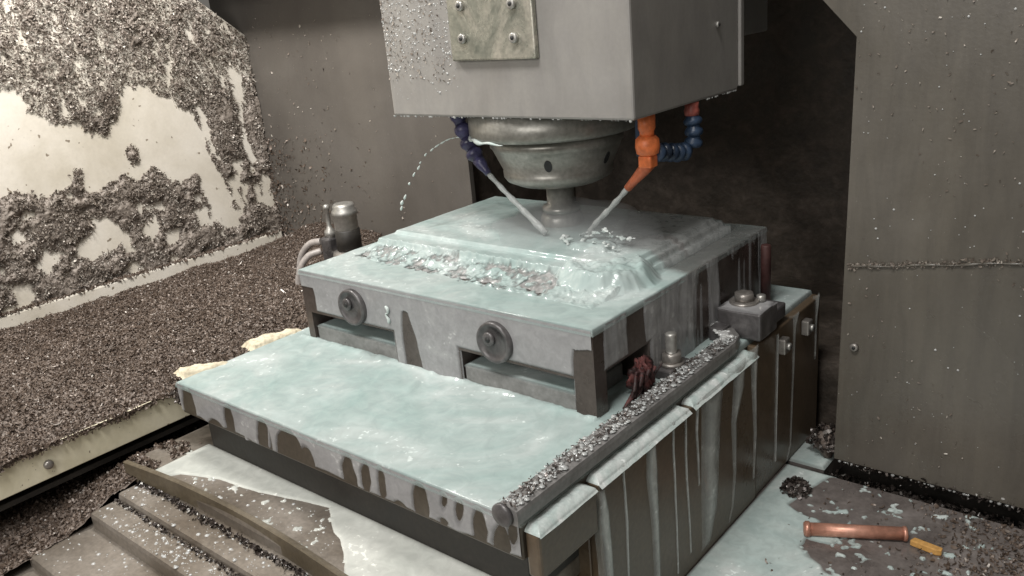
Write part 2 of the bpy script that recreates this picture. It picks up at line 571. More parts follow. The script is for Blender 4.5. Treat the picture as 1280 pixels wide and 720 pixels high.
# ---- left wall: cream painted sheet with a clipped rear top corner
def wall_left():
    bm = bmesh.new()
    prof = [(-1.0, -0.40), (0.56, -0.40), (0.56, 0.372), (0.53, 0.39), (0.30, 0.575), (0.30, 1.1), (-1.0, 1.1)]
    A = [bm.verts.new((WX, y, z)) for y, z in prof]
    B = [bm.verts.new((WX - 0.012, y, z)) for y, z in prof]
    bm.faces.new(A); bm.faces.new(B[::-1])
    for i in range(len(prof)):
        j = (i + 1) % len(prof)
        bm.faces.new([A[i], A[j], B[j], B[i]])
    return link('wall_left', bm_mesh('wall_left', bm), 'cream')


tag(wall_left(), kind='structure')
tag(box('wall_left_footing', 'cream', WX + 0.001, WX + 0.02, -0.9, 0.492, -0.115, -0.044, 0.003), kind='structure')

# ---- back wall sheets on both sides of the opening for the column
tag(box('wall_back', 'wall', -1.40, -0.624, 0.50, 0.512, -0.30, 0.90, 0.001), kind='structure')
shade_hood = tag(box('shade_overhang', 'wall', -1.42, -0.44, 0.395, 0.499, 0.512, 0.56, 0.002), kind='structure')  # unseen overhang, added to cast shade on the top of the back wall


def wall_right():
    prof = [(0.117, -0.212), (0.95, -0.212), (0.95, 0.95), (-0.40, 0.95), (-0.40, 0.86), (0.126, 0.363)]
    prof = [(0.117, -0.212), (0.95, -0.212), (0.95, 0.95), (-0.36, 0.95), (0.02, 0.474), (0.126, 0.363)]
    o = prism('wall_right', 'panel', prof, 'y', 0.40, 0.412, 0.0008)
    tag(o, kind='structure')
    cap_screw(o, (0.139, 0.40, -0.036), (0, -1, 0), 0.0055, mat='bolt')
    # welded lip across the sheet
    bm = bmesh.new()
    n = 60
    for i in range(n):
        pass
    bm.free()
    u = np.linspace(0, 1, 90)
    pts = [(0.127 + 0.42 * t, 0.3985, 0.0745 + 0.0655 * t + 0.0008 * math.sin(t * 37)) for t in u]
    s = tube('weld_seam', 'panel', pts, lambda t: 0.0008 + 0.0016 * abs(math.sin(t * 61)) * abs(math.sin(t * 23)), 8, 1, o, 0.25)
    n = 800
    t = RNG.random(n) ** 1.2
    P = np.stack([0.127 + 0.42 * t, np.full(n, 0.3985), 0.076 + 0.0655 * t + RNG.normal(size=n) * 0.0022], 1)
    flakes('chips_on_seam', 'chip_wall', P, np.tile([0, -1., 0], (n, 1)), 0.004, o)['kind'] = 'stuff'
    n = 900
    x = 0.125 + 0.42 * RNG.random(n)
    z = -0.20 + 0.66 * RNG.random(n)
    k = fbm(x, z, 9, 3) > -0.15 + 0.25 * (z < 0.07)
    P = np.stack([x, np.full(n, 0.3988), z], 1)[k]
    flakes('chip_specks', 'chip_wall', P, np.tile([0, -1., 0], (len(P), 1)), 0.0033, o, 0.4, 0.5, 0.3)['kind'] = 'stuff'
    n = 150
    x = 0.13 + 0.4 * RNG.random(n); z = -0.2 + 0.6 * RNG.random(n)
    beads('water_beads', 'bead', np.stack([x, np.full(n, 0.3995), z], 1), np.tile([0, -1., 0], (n, 1)), 0.0006 + 0.0011 * RNG.random(n) ** 3, o)
    n = 80
    x = 0.12 + 0.42 * RNG.random(n)
    beads('edge_drops', 'bead', np.stack([x, np.full(n, 0.399), np.full(n, -0.2125)], 1), np.tile([0, -0.4, -0.9], (n, 1)), 0.0012 + 0.0018 * RNG.random(n) ** 2, o, 1.0)
    P = np.stack([0.118 + 0.45 * RNG.random(700), 0.399 + 0.008 * RNG.random(700), -0.213 + 0.004 * RNG.normal(size=700)], 1)
    flakes('chips_on_lower_edge', 'chip_dark', P, np.tile([0, -0.5, -0.8], (700, 1)), 0.006, o, 1.0)['kind'] = 'stuff'
    return o


wall_right()

# recess behind the opening: the column pocket, grimy and unlit
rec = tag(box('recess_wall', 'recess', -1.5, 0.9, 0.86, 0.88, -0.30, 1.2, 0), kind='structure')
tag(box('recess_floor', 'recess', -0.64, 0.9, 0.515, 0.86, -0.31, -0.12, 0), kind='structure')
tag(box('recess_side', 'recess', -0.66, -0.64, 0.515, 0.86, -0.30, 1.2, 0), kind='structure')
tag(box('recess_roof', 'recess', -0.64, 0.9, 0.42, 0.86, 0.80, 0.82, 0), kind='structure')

# ---- floor pan on the right, with the trench below the cover panel
fl = tag(box('floor', 'floor', 0.02, 0.95, -1.2, 0.375, -0.26, -0.225, 0.002), kind='structure')
tag(box('trench_floor', 'dark', -0.64, 0.95, 0.376, 0.86, -0.33, -0.262, 0), kind='structure')
tag(box('trench_ledge', 'floor', 0.055, 0.108, 0.388, 0.47, -0.262, -0.2262, 0.0015), kind='structure')
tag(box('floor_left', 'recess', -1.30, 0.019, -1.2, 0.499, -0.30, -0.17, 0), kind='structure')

# ---- chip tray on the left: flange strip and bed
fr = empty('tray_flange', (-0.62, -0.4, -0.10), 'cream painted steel strip edging the bed of brown chips, with one round bolt', 'edge strip')
bm = bmesh.new()
add_box(bm, -0.628, -0.62, -0.95, 0.40, -0.088, -0.046, 0.001)
link('strip', bm_mesh('strip', bm), 'flange', fr)
lathe('bolt', 'bolt', [(0.0062, 0), (0.006, 0.003), (0.0045, 0.005), (0.002, 0.0058)], (-0.62, -0.341, -0.0685), (1, 0, 0), 20, fr)
tag(box('tray_floor', 'dark', WX, -0.629, -0.95, 0.499, -0.106, -0.099, 0), kind='structure')


def bed_h(x, y):
    # height of the chip bed: low at the flange, heaped against the wall and the rear
    t = np.clip((x + 1.28) / 0.66, 0, 1)
    h = -0.052 + 0.018 * np.sin(np.pi * t) * (0.6 + 0.5 * fbm(x, y, 4, 3)) + 0.010 * fbm(x, y, 14, 4) + 0.004 * fbm(x, y, 60, 3)
    h = h - 0.012 * sm(0.75, 1.0, t) + 0.006 * sm(0.8, 0.97, t) * fbm(x, y, 30, 3, seed=3) - 0.012 * sm(0.25, 0.0, t)
    h = h + 0.03 * sm(0.36, 0.5, y) * sm(-0.7, -1.0, x) * sm(-1.25, -1.1, x)
    h = h - (0.030 + 0.022 * fbm(y, y * 0 + 0.5, 9, 3, seed=2)) * sm(0.12, 0.0, t) * sm(-0.35, -0.1, y)
    h = h + 0.014 * np.clip(fbm(y, y * 0, 11, 3, seed=4) + 0.05, 0, 1) * sm(0.93, 0.985, t)
    return h


bed = sheet('chip_bed', 'cake', (0, 0, 0), (1, 0, 0), (0, 1, 0), (0, 0, 1), (WX + 0.001, -0.6285), (-0.95, 0.4985), 300, 560, bed_h)
tag(bed, 'deep bed of brown steel chips between cream wall and flange strip', 'chips', kind='stuff')
n = 170000
x = WX + 0.002 + 0.655 * RNG.random(n); y = -0.50 + 0.998 * RNG.random(n)
z = bed_h(x, y) + 0.001
fk = flakes('loose_chips', 'chip', np.stack([x, y, z], 1), np.tile([0, 0, 1.], (n, 1)), 0.0043, bed, 0.5)
fk['kind'] = 'stuff'

n = 1400
x = WX + 0.03 + 0.62 * RNG.random(n); y = -0.50 + 0.99 * RNG.random(n)
flakes('curled_chips', 'chip', np.stack([x, y, bed_h(x, y) + 0.003], 1), np.tile([0, 0, 1.], (n, 1)), 0.013, bed, 0.6, 0.13, 0.7)['kind'] = 'stuff'

def f_spill(y, z):
    low = -0.047 - 0.024 * np.clip(fbm(y, y * 0 + 0.3, 7, 4, seed=9) - 0.02 + 0.5 * np.exp(-((y + 0.225) / 0.035) ** 2), 0, 1.0)
    return np.minimum(z - low + 0.003 * fbm(y, z, 60, 3), 0.01)


sp = film('flange_spill', 'cake', (-0.6202, 0, 0), (0, 1, 0), (0, 0, 1), (1, 0, 0), (-0.95, 0.4), (-0.088, -0.042), 700, 40, f_spill, 0.003, 0.008, None,
          lambda y, z: 0.003 * (1 + fbm(y, z, 60, 3)))
tag(sp, 'brown chips spilling over the cream flange strip', 'chips', kind='stuff')
n = 9000
y = -0.55 + 0.9 * RNG.random(n); z = -0.086 + 0.044 * RNG.random(n)
k = f_spill(y, z) > -0.001
flakes('spilled_chips', 'chip', np.stack([np.full(n, -0.618) + 0.004 * RNG.random(n), y, z], 1)[k], np.tile([0.8, 0, 0.5], (k.sum(), 1)), 0.005, sp, 0.7)['kind'] = 'stuff'
n = 5000
P = np.stack([-0.632 + 0.016 * RNG.random(n), -0.55 + 0.9 * RNG.random(n), -0.045 + 0.003 * RNG.random(n)], 1)
k = fbm(P[:, 1], P[:, 1] * 0 + 0.3, 7, 4, seed=9) > -0.25
flakes('rim_chips', 'chip', P[k], np.tile([0.2, 0, 1.0], (k.sum(), 1)), 0.006, sp, 0.8)['kind'] = 'stuff'

# ---- chips plastered over the left wall (patches of bare paint are left open)
BARE = [
    [(-0.038, 0.367), (-0.01, 0.367), (-0.001, 0.318), (0.031, 0.297), (0.09, 0.285), (0.092, 0.264), (0.132, 0.257), (0.178, 0.306), (0.199, 0.36), (0.21, 0.334), (0.249, 0.346), (0.253, 0.328), (0.294, 0.306), (0.338, 0.248), (0.353, 0.183), (0.371, 0.124), (0.391, 0.025), (0.395, -0.005), (0.353, -0.003), (0.331, 0.04), (0.31, 0.082), (0.311, 0.128), (0.251, 0.123), (0.214, 0.166), (0.181, 0.138), (0.143, 0.164), (0.069, 0.138), (0.065, 0.188), (0.05, 0.191), (0.033, 0.155), (-0.02, 0.159), (-0.061, 0.176), (-0.09, 0.175), (-0.35, 0.19), (-0.35, 0.39)],
    [(0.446, 0.365), (0.469, 0.327), (0.458, 0.228), (0.47, 0.133), (0.453, 0.107), (0.435, 0.177), (0.445, 0.267), (0.43, 0.34)],
    [(0.34, 0.3), (0.361, 0.262), (0.369, 0.207), (0.377, 0.151), (0.355, 0.173), (0.344, 0.229)],
    [(0.022, 0.05), (0.091, 0.094), (0.119, 0.066), (0.119, 0.031), (0.053, 0.007), (0.024, 0.024)],
    [(0.159, 0.047), (0.191, 0.069), (0.213, 0.042), (0.178, 0.015)],
    [(0.209, 0.025), (0.258, 0.031), (0.241, -0.002), (0.201, -0.009)],
    [(-0.094, 0.105), (-0.067, 0.122), (-0.067, 0.082), (-0.093, 0.081)],
    [(-0.07, 0.026), (-0.039, 0.058), (-0.014, 0.034), (-0.046, 0.002)],
    [(-0.138, 0.019), (-0.106, 0.004), (-0.122, -0.002), (-0.142, 0.005)],
    [(0.171, 0.097), (0.216, 0.095), (0.22, 0.073), (0.175, 0.078)]]


def wall_field(y, z):
    d = np.full(y.shape, -1e9)
    for p in BARE:
        d = np.maximum(d, poly_sd(y, z, p))
    f = -d + 0.011 * fbm(y, z, 45, 4) + 0.006 * fbm(y, z, 130, 2, seed=4)
    f = np.where(d < -0.05, np.minimum(f, 0.05), f)
    low = sm(0.19, 0.14, z)
    # ragged islands low on the wall, and thin streaky cover high up
    f = np.minimum(f, 0.013 + 0.05 * fbm(y, z, 22, 4, seed=1) + 0.05 * (1 - low))
    f = np.minimum(f, 0.017 + 0.045 * fbm(y, z * 0.6, 70, 4, seed=2) + 0.07 * low + 0.06 * sm(0.30, 0.22, z))
    hole = np.hypot((y - 0.178), (z - 0.202) * 0.8)
    f = np.maximum(f, 0.013 - hole + 0.003 * fbm(y, z, 90, 2))
    # nothing past the clipped corner
    f = np.minimum(f, (0.386 + (0.53 - y) * 0.80 - z) * 0.9)
    return f


def cake_field(y, z):
    return wall_field(y, z) - sm(0.24, 0.34, z) * (0.008 + 0.016 * (1 + fbm(y, z, 120, 3, seed=8)))


ck = film('stuck_chip_layer', 'cake_wall', (WX, 0, 0), (0, 1, 0), (0, 0, 1), (1, 0, 0), (-0.35, 0.498), (-0.045, 0.62), 560, 440,
          cake_field, 0.005, 0.016, None, lambda y, z: 0.004 * (1 + fbm(y, z, 70, 3)) + 0.008 * np.clip(fbm(y, z, 16, 3, seed=5), 0, 1))
tag(ck, 'ragged layer of grey steel chips stuck to the cream wall', 'chips', kind='stuff')
n = 130000
y = -0.35 + 0.848 * RNG.random(n); z = -0.05 + 0.66 * RNG.random(n)
f = wall_field(y, z)
k = (f > -0.004 * RNG.random(n) ** 2) & (RNG.random(n) < 1 - 0.45 * sm(0.26, 0.36, z))
y, z, f = y[k], z[k], f[k]
x = WX + 0.003 + 0.007 * np.clip(f / 0.016, 0, 1) * RNG.random(len(y)) + 0.003 * (f > 0.01)
fk = flakes('stuck_chips', 'chip_wall', np.stack([x, y, z], 1), np.tile([1., 0, 0], (len(y), 1)), 0.0056, ck, 0.5, 0.45)
fk['kind'] = 'stuff'
k = (RNG.random(len(y)) < 0.012) & (f > 0.004)
flakes('curled_chips', 'chip_wall', np.stack([x + 0.003, y, z], 1)[k], np.tile([1., 0, 0], (k.sum(), 1)), 0.015, ck, 0.5, 0.14, 0.6)['kind'] = 'stuff'
# rim of chips on the footing strip and at its foot
n = 5000
y = -0.4 + 0.9 * RNG.random(n)
z = -0.098 + 0.03 * RNG.random(n) ** 2
k = fbm(y, z, 25, 3, seed=6) > 0.0 - 0.4 * (y < -0.02) - 0.5 * ((y > 0.09) & (y < 0.17)) + 0.7 * (z > -0.078) * (y > 0.17) + 0.5 * ((y > -0.06) & (y < 0.07))
P = np.stack([np.full(n, WX + 0.023), y, z], 1)[k]
flakes('footing_chips', 'chip', P, np.tile([0.8, 0, 0.5], (len(P), 1)), 0.008, ck, 0.9)['kind'] = 'stuff'
n = 2600
y = -0.4 + 0.9 * RNG.random(n)
P = np.stack([WX + 0.004 + 0.016 * RNG.random(n), y, np.full(n, -0.044)], 1)
flakes('ledge_chips', 'chip', P, np.tile([0.3, 0, 0.9], (n, 1)), 0.008, ck, 0.9)['kind'] = 'stuff'

# drops flung on the back wall
wb = bpy.data.objects['wall_back']
n = 500
x = -1.25 + 0.6 * RNG.random(n); z = -0.05 + 0.5 * RNG.random(n)
k = RNG.random(n) < 0.25 + 0.75 * (x < -1.0)
flakes('wall_specks', 'chip_wall', np.stack([x, np.full(n, 0.499), z], 1)[k], np.tile([0, -1., 0], (k.sum(), 1)), 0.0042, wb, 0.4, 0.6, 0.3)['kind'] = 'stuff'
n = 2600
x = -1.28 + 0.4 * RNG.random(n) ** 1.6; z = -0.07 + 0.25 * RNG.random(n) ** 2
k = RNG.random(n) < np.exp(-(x + 1.28) * 9)
flakes('wall_foot_chips', 'chip', np.stack([x, np.full(n, 0.4985), z], 1)[k], np.tile([0, -1., 0], (k.sum(), 1)), 0.007, wb, 0.6)['kind'] = 'stuff'

# =================================================================== MACHINE TABLE
tb = empty('machine_table', (-0.25, 0.15, -0.225), 'brown machine table with thick top plate, flooded with milky coolant', 'machine table')
PX0, PX1, PY0 = -0.541, 0.045, -0.190
box('top_plate', 'plate', PX0, PX1, PY0, 0.487, -0.042, 0.0, 0.002, tb)
box('front_skirt', 'dark', -0.525, 0.03, -0.168, 0.2, -0.105, -0.043, 0.001, tb)
box('end_cap', 'side', 0.0455, 0.062, PY0 + 0.004, -0.094, -0.060, -0.012, 0.003, tb)
box('side_plate', 'side', 0.0455, 0.060, -0.0885, 0.27, -0.224, -0.012, 0.002, tb)
box('side_plate', 'side', 0.0455, 0.0585, 0.272, 0.489, -0.224, -0.004, 0.002, tb)
box('base', 'side', -0.50, 0.045, -0.0885, 0.487, -0.224, -0.043, 0.002, tb)
cap_screw(tb, (-0.528, -0.150, -0.096), (0, -1, 0), 0.006, 'bolt', 'bolt')
for yy, zz in ((0.345, -0.028), (0.425, -0.03)):
    bb = box('side_bracket', 'bolt', 0.0588, 0.070, yy - 0.008, yy + 0.008, zz - 0.011, zz + 0.011, 0.002, tb)
    cap_screw(bb, (0.070, yy, zz), (1, 0, 0), 0.005, 'bolt', 'chrome')

# =================================================================== STEEL BLOCK ON THE TABLE
BH = 0.105
blk = empty('mold_block', (-0.25, 0.2, 0), 'big steel block being milled on the coolant covered table, with raised core on top', 'steel block')
bm = bmesh.new()
prof = [(-0.5, 0.0015), (-0.487, 0.0015), (-0.487, 0.045), (-0.315, 0.047), (-0.315, 0.0015), (-0.199, 0.0015), (-0.199, 0.045), (-0.027, 0.045),
        (0.0, 0.052), (0.0, BH), (-0.5, BH)]
A = [bm.verts.new((x, 0, z)) for x, z in prof]
B = [bm.verts.new((x, 0.11, z)) for x, z in prof]
bm.faces.new(A); bm.faces.new(B[::-1])
for i in range(len(prof)):
    j = (i + 1) % len(prof)
    bm.faces.new([A[i], A[j], B[j], B[i]])
add_box(bm, -0.5, 0, 0.11, 0.432, 0.0015, BH, 0)
v = [bm.verts.new(p) for p in [(-0.027, 0, 0.0015), (0, 0, 0.0015), (0, 0.022, 0.0015), (-0.027, 0.022, 0.0015),
                               (-0.027, 0, 0.045), (0, 0, 0.052), (0, 0.022, 0.052), (-0.027, 0.022, 0.045)]]
for f in [(0, 1, 5, 4), (1, 2, 6, 5), (2, 3, 7, 6), (3, 0, 4, 7)]:
    bm.faces.new([v[i] for i in f])
link('body', bm_mesh('body', bm), 'steel_wet', blk)
for cx, cz in ((-0.387, 0.0705), (-0.1355, 0.0690)):
    pg = lathe('plug', 'plug', [(0.0255, -0.002), (0.0255, 0.006), (0.0245, 0.0085), (0.021, 0.0085), (0.0205, 0.0075), (0.012, 0.0075)], (cx, 0, cz), (0, -1, 0), 40, blk)
    s = lathe('socket_screw', 'plug', [(0.0085, 0), (0.0085, 0.003), (0.007, 0.0042), (0.004, 0.0042)], (cx - 0.004, -0.0075, cz + 0.005), (0, -1, 0), 22, pg)
    # socket mouth
    lathe('socket', 'hole', [(0.0038, 0), (0.0038, 0.0005)], (cx - 0.004, -0.0118, cz + 0.005), (0, -1, 0), 6, pg)


def core_h(x, y):
    """height of the milled core above the block top"""
    nz = fbm(x, y, 70, 3)
    left, right, back = -0.472, -0.035, 0.395
    inside = lambda m: np.minimum(np.minimum(x - (left + m), (right - m) - x), (back - m) - y)
    # roughed slope in front of the core
    front = 0.118 - 0.05 * (x + 0.47) * 0.25
    lo = 0.090 - 0.062 * (x + 0.47)
    slope = sm(0, 1, (y - lo) / (front - lo)) * 0.009
    scal = (0.5 + 0.5 * np.sin(x * 420 + 3 * nz)) * (0.5 + 0.5 * np.sin(y * 330 + 2 * nz))
    rough = (y > lo - 0.012) * (y < front + 0.004) * (0.0022 * scal + 0.0022 * fbm(x, y, 110, 3, seed=2))
    h = np.where(inside(0) > 0, slope + rough * sm(-0.475, -0.44, x), 0)
    s1 = np.minimum(inside(0.006), y - front)
    h = h + 0.008 * sm(0, 0.004, s1)
    s2 = np.minimum(inside(0.014), y - front - 0.028)
    h = h + 0.005 * sm(0, 0.005, s2)
    s3 = np.minimum(np.minimum(inside(0.05), y - front - 0.055), -0.14 - x)
    h = h + 0.002 * sm(0, 0.03, s3)
    # lumpy mound with a fluted flank at the right end, drowned in foam
    ang = np.arctan2((y - 0.150) * 1.15, x + 0.080)
    q = np.hypot((x + 0.080) / 0.070, (y - 0.150) / 0.068)
    q = q * (1 + 0.035 * np.abs(np.sin(ang * 8 + 1.5 * fbm(x, y, 20, 2))) * sm(0.4, 0.9, q)) + 0.16 * fbm(x, y, 28, 3, seed=4)
    h = np.maximum(h, 0.021 * sm(1.05, 0.60, q) + 0.006 * fbm(x, y, 55, 3, seed=6) * sm(1.0, 0.6, q))
    q2 = np.hypot((x + 0.128) / 0.060, (y - 0.192) / 0.042) + 0.14 * fbm(x, y, 45, 3, seed=8)
    h = np.maximum(h, 0.028 * sm(1.0, 0.40, q2) + 0.003 * fbm(x, y, 80, 2) * sm(1, 0.5, q2))
    return h


sheet('core', 'core_steel', (0, 0, BH + 0.0003), (1, 0, 0), (0, 1, 0), (0, 0, 1), (-0.485, -0.004), (0.055, 0.41), 420, 330, core_h, blk,
      lambda u, v, h: h > 0.0004)

# clamp bars sitting in the two slots at the foot of the block
for x0, x1, lab in ((-0.484, -0.318, 'short steel clamp bar in the front slot, nearest the brown chips'), (-0.196, -0.030, 'long steel clamp bar in the front slot, beside the brown corner')):
    c = empty('clamp_bar', ((x0 + x1) / 2, 0.03, 0), lab.replace('short ', '').replace('long ', ''), 'clamp bar', 'bars in the slots of the block')
    box('bar', 'bar_grey', x0, x1, 0.003, 0.10, 0.0025, 0.024, 0.002, c)
    film('coolant_top', 'pool', (0, 0, 0.024), (1, 0, 0), (0, 1, 0), (0, 0, 1), (x0, x1), (0.001, 0.1), 90, 30,
         lambda u, v: np.minimum(np.minimum(u - x0, x1 - u), v - 0.0035 + 0.001) + 0.001 * fbm(u, v, 60, 2), 0.002, 0.006, c)

# =================================================================== COOLANT
cool = empty('coolant_flood', (-0.25, 0.1, 0))
tag(cool, 'pale milky coolant flooding the table and the steel block', 'coolant', kind='structure')


def f_table(x, y):
    e = np.minimum(np.minimum(x - PX0, PX1 - x), np.minimum(y - PY0, 0.486 - y))
    return e + 0.004


def table_relief(x, y):
    d_blk = np.minimum(np.abs(y + 0.002), 0.05)
    foam = np.exp(-(np.maximum(-y, 0) / 0.006) ** 2) * (x > -0.52) * (x < 0.0) * (y < 0.004) * 0.0035 * (0.6 + 0.8 * fbm(x, y, 60, 3))
    return 0.0006 * fbm(x, y, 25, 3) + foam


film('table_pool', 'pool', (0, 0, 0), (1, 0, 0), (0, 1, 0), (0, 0, 1), (PX0 - 0.0022, PX1 + 0.0022), (PY0 - 0.0022, 0.4882), 520, 560, f_table, 0.0030, 0.006,
     cool, table_relief, lambda x, y: -0.006 * sm(0.0005, 0.0024, 0.004 - f_table(x, y)))


def f_block(x, y):
    e = np.minimum(np.minimum(x + 0.4995, -0.0005 - x), np.minimum(y - 0.0005, 0.4315 - y)) + 0.0045
    front = 0.118 - 0.05 * (x + 0.47) * 0.25
    lo = 0.090 - 0.062 * (x + 0.47)
    band = np.minimum(y - lo + 0.012, front - y)
    band = np.minimum(band, np.minimum(x + 0.474, -0.115 - x))
    hole = np.clip(band * 0.8, -0.02, 0.004) - 0.0035 + 0.011 * fbm(x, y, 60, 3, seed=7) - 0.006 * fbm(x, y, 170, 2, seed=3)
    hole = np.minimum(hole, 0.011)
    e = np.minimum(e, -hole * np.where(band > -0.012, 1, 10) + 0.004)
    sp = ell(x, y, (-0.068, 0.268), (0.034, 0.013)) - 0.003 + 0.011 * fbm(x, y, 90, 3)
    e = np.minimum(e, -sp)
    return e


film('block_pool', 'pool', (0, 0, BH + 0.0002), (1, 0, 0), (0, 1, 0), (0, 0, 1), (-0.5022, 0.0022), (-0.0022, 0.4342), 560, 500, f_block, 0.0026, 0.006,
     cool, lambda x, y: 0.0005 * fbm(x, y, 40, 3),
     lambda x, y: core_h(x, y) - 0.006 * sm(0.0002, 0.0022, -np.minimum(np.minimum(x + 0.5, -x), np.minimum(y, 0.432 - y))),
     lambda x, y: 1 - 0.85 * sm(-0.008, 0.012, np.minimum(x + 0.15 + 0.6 * (y - 0.30), y - 0.205) + 0.012 * fbm(x, y, 30, 3, seed=3)))  # rear right thin and see-through, which also paints in the head's shadow


# film hanging down the front of the top plate
def f_plate(x, z):
    lowb = -0.039 + 0.003 * fbm(x, z * 0, 30, 2)
    f = z - lowb
    def bare(f, d): return np.minimum(f, -d)
    for cx, cz, rx, rz in ((-0.425, -0.034, 0.011, 0.031), (-0.352, -0.034, 0.014, 0.032), (-0.302, -0.036, 0.026, 0.034), (-0.272, -0.050, 0.016, 0.034), (-0.196, -0.036, 0.0115, 0.031),
                           (-0.168, -0.024, 0.0075, 0.019), (-0.143, -0.022, 0.0055, 0.019), (-0.085, -0.026, 0.012, 0.024), (-0.054, -0.036, 0.006, 0.004),
                           (-0.050, -0.010, 0.0035, 0.008), (-0.030, -0.014, 0.0045, 0.013), (-0.006, -0.027, 0.009, 0.024), (0.020, -0.032, 0.011, 0.021),
                           (-0.520, -0.030, 0.016, 0.030), (-0.462, -0.048, 0.020, 0.016), (0.036, -0.016, 0.005, 0.012), (-0.118, -0.044, 0.010, 0.010), (-0.235, -0.046, 0.014, 0.009)):
        f = bare(f, ell(x + 0.003 * fbm(x, z, 60, 2), z, (cx + 0.1 * (z - cz), cz), (rx, rz)))
    d, t = seg_d(x, z, (-0.335, 0), (-0.344, -0.036))
    f = np.maximum(f, 0.0026 - d)
    d, t = seg_d(x, z, (-0.396, 0), (-0.392, -0.040))
    f = np.maximum(f, 0.006 * (1 - 0.3 * t) - d)
    return np.minimum(f, 0.004)


film('plate_curtain', 'film', (0, PY0, 0), (1, 0, 0), (0, 0, 1), (0, -1, 0), (PX0 + 0.002, PX1 - 0.001), (-0.041, 0.0015), 620, 60, f_plate, 0.0016, 0.003, cool)


# film over the front of the block
def f_bfront(x, z):
    f = np.full(x.shape, 0.006)
    wob = 0.004 * fbm(x, z, 30, 3)
    f = np.minimum(f, x + 0.476 + wob + 0.12 * (z - 0.03) * 0 - 0.004 + 0.10 * np.clip(z - 0.07, 0, 1))          # bare left end
    f = np.minimum(f, -0.026 + 0.10 * (z - 0.06) - x + wob)                                    # bare right corner
    arch = poly_sd(x + wob * 0.5, z, [(-0.292, 0.084), (-0.284, 0.078), (-0.272, 0.04), (-0.266, -0.01), (-0.298, -0.01), (-0.297, 0.06)])
    f = np.minimum(f, -arch)
    for x0, x1, zt in ((-0.488, -0.314, 0.0455), (-0.200, -0.026, 0.0450)):
        s = np.minimum(np.minimum(x - x0, x1 - x), zt + 0.0035 - z)
        f = np.minimum(f, -s)
    for cx, cz in ((-0.387, 0.0705), (-0.1355, 0.0690)):
        f = np.minimum(f, np.hypot(x - cx, z - cz) - 0.0215)
    f = np.where(z > 0.082 + wob, np.maximum(f, 0.003), f)
    return f


film('block_front_film', 'film', (0, 0, 0), (1, 0, 0), (0, 0, 1), (0, -1, 0), (-0.499, -0.001), (0.002, BH + 0.0015), 520, 120, f_bfront, 0.0014, 0.003, cool)


def f_bside(y, z):
    f = np.full(y.shape, 0.006)
    wob = 0.004 * fbm(y, z, 35, 3)
    f = np.minimum(f, y - 0.018 + wob - 0.1 * (z - 0.05))
    f = np.minimum(f, -poly_sd(y + wob, z, [(0.066, 0.112), (0.10, 0.112), (0.105, 0.044), (0.068, 0.05)]))
    f = np.minimum(f, -poly_sd(y, z, [(0.0, -0.01), (0.0, 0.054), (0.113, 0.054), (0.113, -0.01)]) + 0.0)
    f = np.minimum(f, 0.0012 + 0.007 * fbm(y, z * 0.10, 45, 3, seed=3) + 0.02 * sm(0.24, 0.14, y) + 0.1 * np.clip(z - 0.095, 0, 1))
    return f


film('block_side_film', 'film', (0, 0, 0), (0, 1, 0), (0, 0, 1), (1, 0, 0), (0.001, 0.431), (0.003, BH + 0.0015), 380, 110, f_bside, 0.0016, 0.003, cool,
     lambda y, z: 0.0014 * fbm(y, z * 0.2, 70, 3))


# runs of coolant down the right side plates (u along y, v along z)
def run(name, pts, mat='run', t=0.003, x0=0.0601):
    """pts: (y, z, half width) from top to bottom"""
    ys = [p[0] for p in pts]; zs = [p[1] for p in pts]; ws = [p[2] for p in pts]
    m = max(ws) + 0.004
    zv = np.array(zs[::-1]); yv = np.array(ys[::-1]); wv = np.array(ws[::-1])
    def fld(y, z):
        c = np.interp(z, zv, yv) + 0.0012 * fbm(z, z * 0, 25, 2, seed=int(abs(ys[0]) * 1000) % 7)
        hw = np.interp(z, zv, wv)
        return np.minimum(hw - np.abs(y - c), np.minimum(z - zs[-1], zs[0] - z + 0.004))
    nu = max(10, int((max(ys) - min(ys) + 2 * m) / 0.0007))
    nv = max(20, int((zs[0] - zs[-1]) / 0.0016))
    return film(name, mat, (x0, 0, 0), (0, 1, 0), (0, 0, 1), (1, 0, 0), (min(ys) - m, max(ys) + m), (zs[-1] - 0.003, zs[0] + 0.003), nu, nv, fld, t, max(ws) * 0.7, cool)


run('coolant_run', [(-0.083, -0.022, 0.004), (-0.083, -0.05, 0.009), (-0.08, -0.10, 0.008), (-0.08, -0.22, 0.008)])
run('coolant_run', [(0.010, -0.016, 0.009), (0.009, -0.05, 0.011), (0.012, -0.10, 0.008), (0.013, -0.215, 0.006)])
run('coolant_run', [(0.056, -0.012, 0.002), (0.058, -0.21, 0.0016)], t=0.0015)
run('coolant_run', [(0.085, -0.012, 0.0016), (0.083, -0.06, 0.0022), (0.089, -0.20, 0.0016)], t=0.0015)
run('coolant_run', [(0.150, -0.012, 0.028), (0.145, -0.05, 0.024), (0.142, -0.10, 0.023), (0.138, -0.17, 0.020), (0.128, -0.215, 0.010)])
run('coolant_run', [(0.222, -0.006, 0.016), (0.218, -0.04, 0.015), (0.205, -0.08, 0.007), (0.206, -0.15, 0.004), (0.200, -0.195, 0.0025), (0.19, -0.217, 0.0012)])
run('coolant_run', [(0.262, -0.002, 0.011), (0.262, -0.05, 0.007), (0.266, -0.12, 0.004), (0.262, -0.19, 0.0022)])
run('coolant_run', [(-0.045, -0.014, 0.0018), (-0.043, -0.08, 0.0026), (-0.046, -0.16, 0.0018)], t=0.0015)
run('coolant_run', [(0.112, -0.014, 0.003), (0.110, -0.05, 0.0026), (0.113, -0.12, 0.0016)], t=0.0015)
